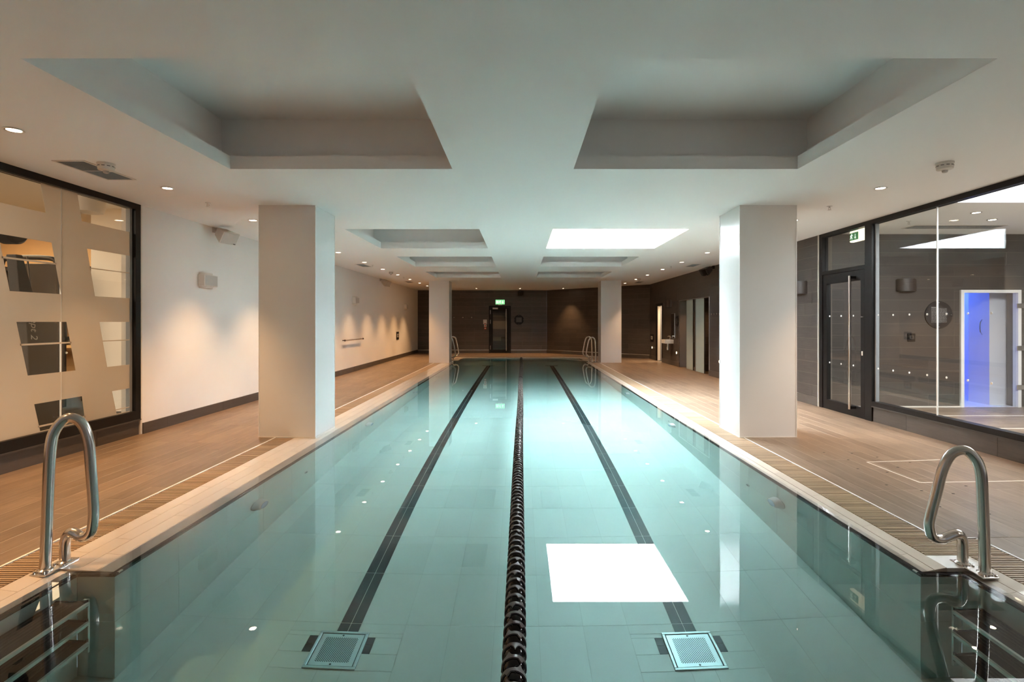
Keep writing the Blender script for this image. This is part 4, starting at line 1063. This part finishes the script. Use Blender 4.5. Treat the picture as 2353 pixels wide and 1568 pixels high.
# exit sign in the lobby over the door (green face, white lit body)
def man(mb, cx, cz, s, put):
    """running man pictogram; put maps (u, v) to a vertex pair"""
    def poly(pts): put(mb, [(cx+u*s, cz+v*s) for u, v in pts])
    poly([(.06+.09*math.cos(2*PI*i/10), .40+.09*math.sin(2*PI*i/10)) for i in range(10)])
    for a, b, w_ in (((.0, .28), (-.10, -.02), .07), ((-.02, .26), (.20, .12), .04), ((.20, .12), (.28, .20), .035), ((-.02, .26), (-.22, .16), .04), ((-.22, .16), (-.26, .0), .035), ((-.10, .0), (.12, -.14), .055), ((.12, -.14), (.10, -.40), .045), ((-.10, .0), (-.18, -.22), .055), ((-.18, -.22), (-.38, -.28), .045)):
        d = Vector((b[0]-a[0], b[1]-a[1])).normalized(); n = Vector((-d.y, d.x))*w_
        poly([(a[0]+n.x, a[1]+n.y), (a[0]-n.x, a[1]-n.y), (b[0]-n.x, b[1]-n.y), (b[0]+n.x, b[1]+n.y)])
ex = thing('exit_sign', 'lit emergency exit sign with running man behind the glass over the right door', 'exit sign', (4.735, 7.40, 2.535))
B(-.012, .05, -.19, .17, -.075, .085).build('lamp_body', M['exitwhite'], ex, bevel=.012)
B(-.016, -.012, -.03, .155, -.052, .055).build('green_face', M['exitgreen'], ex)
def putx(mb, pts): mb.prism([(-u, v) for u, v in pts], 'x', -.0185, -.016)
mb = MB(); man(mb, -.115, 0, .095, putx)
mb.prism([(.030, .034), (.038, .034), (.038, -.018), (.030, -.018)], 'x', -.0185, -.016); mb.prism([(.016, -.012), (.052, -.012), (.034, -.038)], 'x', -.0185, -.016)
mb.build('pictogram', M['exitpic'], ex)
B(.0, .02, -.02, .02, .085, .14).build('hanger', M['alum'], ex)
# exit sign on the end wall
ex2 = thing('exit_sign', 'glowing green exit sign above the end wall door', 'exit sign', (-.872, YF-.03, 2.158))
B(-.19, .19, -.03, .028, -.095, .095).build('lamp_body', M['exitlit'], ex2, bevel=.006)
def puty(mb, pts): mb.prism(pts, 'y', -.0335, -.030)
mb = MB(); man(mb, .0, 0, .15, puty)
mb.prism([(-.165, .055), (-.065, .055), (-.065, -.055), (-.165, -.055)], 'y', -.0335, -.030); mb.prism([(.095, .06), (.125, .06), (.125, -.01), (.095, -.01)], 'y', -.0335, -.03); mb.prism([(.06, -.005), (.16, -.005), (.11, -.065)], 'y', -.0335, -.03)
mb.build('pictogram', M['exitpic'], ex2); B(-.08, .09, -.02, .028, -.13, -.095).build('housing', M['grey'], ex2)

# round notices
def notice(loc, rz, r, tw, th, label, lines=14, m2=None):
    t = thing('round_notice', label, 'notice', loc, rz, group='round wall notices')
    MB().lathe([(r, 0), (r, -.010), (r*.985, -.014)], 48, 'y').build('disc', M['noticeblack'] if m2 else M['black'], t)
    if m2:
        rr = random.Random(3); mb = MB()
        for i in range(lines):
            z = th/2-th*(i+.5)/lines; x = -tw/2
            if i == 0: mb.box(-tw/2, -tw*.05, -.0155, -.014, z-.004, z+.004); continue
            while x < tw/2:
                l = rr.uniform(.012, .04); e = min(x+l, tw/2); mb.box(x, e, -.0155, -.014, z-.0022, z+.0022); x = e+.008
        mb.build('text_lines', m2, t)
    else: B(-tw/2, tw/2, -.0165, -.014, -th/2, th/2).build('text_panel', M['darkgrey'], t)
    for k in range(4):
        a = k*PI/2; MB().lathe([(.006, -.014), (.006, -.019)], 10, 'y', (r*.88*math.cos(a), 0, r*.88*math.sin(a))).build('screw', M['alum'], t)
notice((6.42, LB, 1.432), 0, .212, .235, .245, 'round dark notice with white text on the lobby wall', 14, M['print'])
notice((-.084, YF, 1.415), 0, .205, .23, .20, 'round black notice on the end wall right of the exit door')
notice((XR, 15.41, 1.345), -PI/2, .165, .18, .16, 'round black notice on the right wall between mirror and shower bay')
# wall plates
def plate(loc, rz, w_, h_, label, lit=False):
    t = thing('socket_plate', label, 'wall plate', loc, rz, group='dark wall plates')
    B(-w_/2, w_/2, -.015, 0, -h_/2, h_/2).build('plate', M['black'], t, bevel=.004)
    B(-w_*.28, w_*.28, -.019, -.015, -h_*.2, h_*.24).build('rocker', M['offwhite'] if lit else M['darkgrey'], t)
    B(-w_*.10, w_*.10, -.021, -.019, -h_*.12, h_*.16).build('inset', M['black'], t)
plate((XL, 18.46, .845), PI/2, .36, .27, 'black plate with white inset low on the far left wall', True)
plate((XR, 18.33, .77), -PI/2, .38, .25, 'black plate with white inset low on the right wall near the corner', True)
plate((6.0, LB, 1.085), 0, .115, .125, 'small dark square plate on the lobby wall below its light')
# grab bar on the left wall
gb = thing('grab_bar', 'horizontal steel bar on brackets on the left wall', 'grab bar', (XL, 13.475, .873))
MB().tube([(.07, -.73, 0), (.07, .73, 0)], .016, 12).build('bar', M['steel'], gb, smooth=True)
for y in (-.70, 0, .70): MB().tube([(0, y, 0), (.075, y, 0)], .013, 10).build('bracket', M['darkgrey'], gb); 
for y in (-.75, .75): MB().lathe([(.022, -.02), (.024, .0), (.022, .02)], 12, 'y', (.07, y*.97, 0)).build('end_cap', M['darkgrey'], gb)
# fire call points on the end wall
fp = thing('fire_notice', 'white fire action notice left of the end door', 'notice', (-1.505, YF, 1.33))
B(-.075, .075, -.008, 0, -.095, .095).build('panel', M['offwhite'], fp); B(-.05, .05, -.010, -.008, -.075, -.055).build('red_line', M['red'], fp); B(-.012, .012, -.010, -.008, .045, .07).build('symbol', M['darkgrey'], fp)
fp = thing('call_point_sign', 'small white and red sign above the red call point', 'notice', (-1.497, YF, 1.17))
B(-.05, .05, -.008, 0, -.047, .047).build('panel', M['offwhite'], fp); B(-.022, .022, -.010, -.008, -.02, .03).build('red_symbol', M['red'], fp)
fp = thing('call_point', 'red fire alarm call point left of the end door', 'call point', (-1.494, YF, 1.058))
B(-.045, .045, -.05, 0, -.042, .042).build('housing', M['red'], fp, bevel=.006); B(-.028, .028, -.053, -.05, -.022, .02).build('break_glass', M['offwhite'], fp)
# coat hooks
def hook(loc, rz, label):
    t = thing('coat_hook', label, 'hook', loc, rz, group='steel coat hooks')
    MB().lathe([(.022, 0), (.022, -.006), (.012, -.009)], 16, 'y').build('rose', M['steel'], t); MB().tube(catmull([(0, 0, 0), (0, -.04, -.012), (0, -.06, .0), (0, -.062, .02)], 5), .007, 8).build('peg', M['steel'], t, smooth=True)
for i, x in enumerate((-2.804, -2.435, -2.066)): hook((x, YF, 1.511), 0, ('first', 'second', 'third')[i]+' steel hook from the left on the end wall')
for i, y in enumerate((12.46, 12.12)): hook((XR, y, 1.505), -PI/2, ('steel hook beside the shower opening', 'steel hook on the right wall half behind the near column')[i])
# mirror and basin
mi = thing('mirror', 'tall narrow mirror over the wash basin on the right wall', 'mirror', (XR, 15.785, 1.21), -PI/2)
B(-.17, .17, -.018, 0, -.37, .37).build('backing', M['alum'], mi); mm = mat('mirror_glass', (.75, .75, .75), .03, .5, metal=1)
B(-.162, .162, -.021, -.018, -.362, .362).build('glass', mm, mi)
ba = thing('wash_basin', 'small square white wash basin under the mirror', 'basin', (XR, 15.95, .74), -PI/2)
MB().box(-.20, .20, -.26, -.235, -.055, .05).box(-.20, .20, -.025, 0, -.055, .05).box(-.20, -.175, -.235, -.025, -.055, .05).box(.175, .20, -.235, -.025, -.055, .05).box(-.20, .20, -.26, 0, -.065, -.045).build('bowl', M['gloss_white'], ba, bevel=.006)
MB().tube(catmull([(0, -.05, .05), (0, -.05, .14), (0, -.08, .16), (0, -.12, .14)], 5), .012, 10).build('tap', M['steel'], ba, smooth=True)
MB().lathe([(.025, -.065), (.022, -.16), (.035, -.17), (.035, -.26), (.02, -.27)], 14, 'z', (0, -.12, 0)).build('waste_trap', M['alum'], ba, smooth=True)

for o in RECV: o.cycles.is_caustics_receiver = True
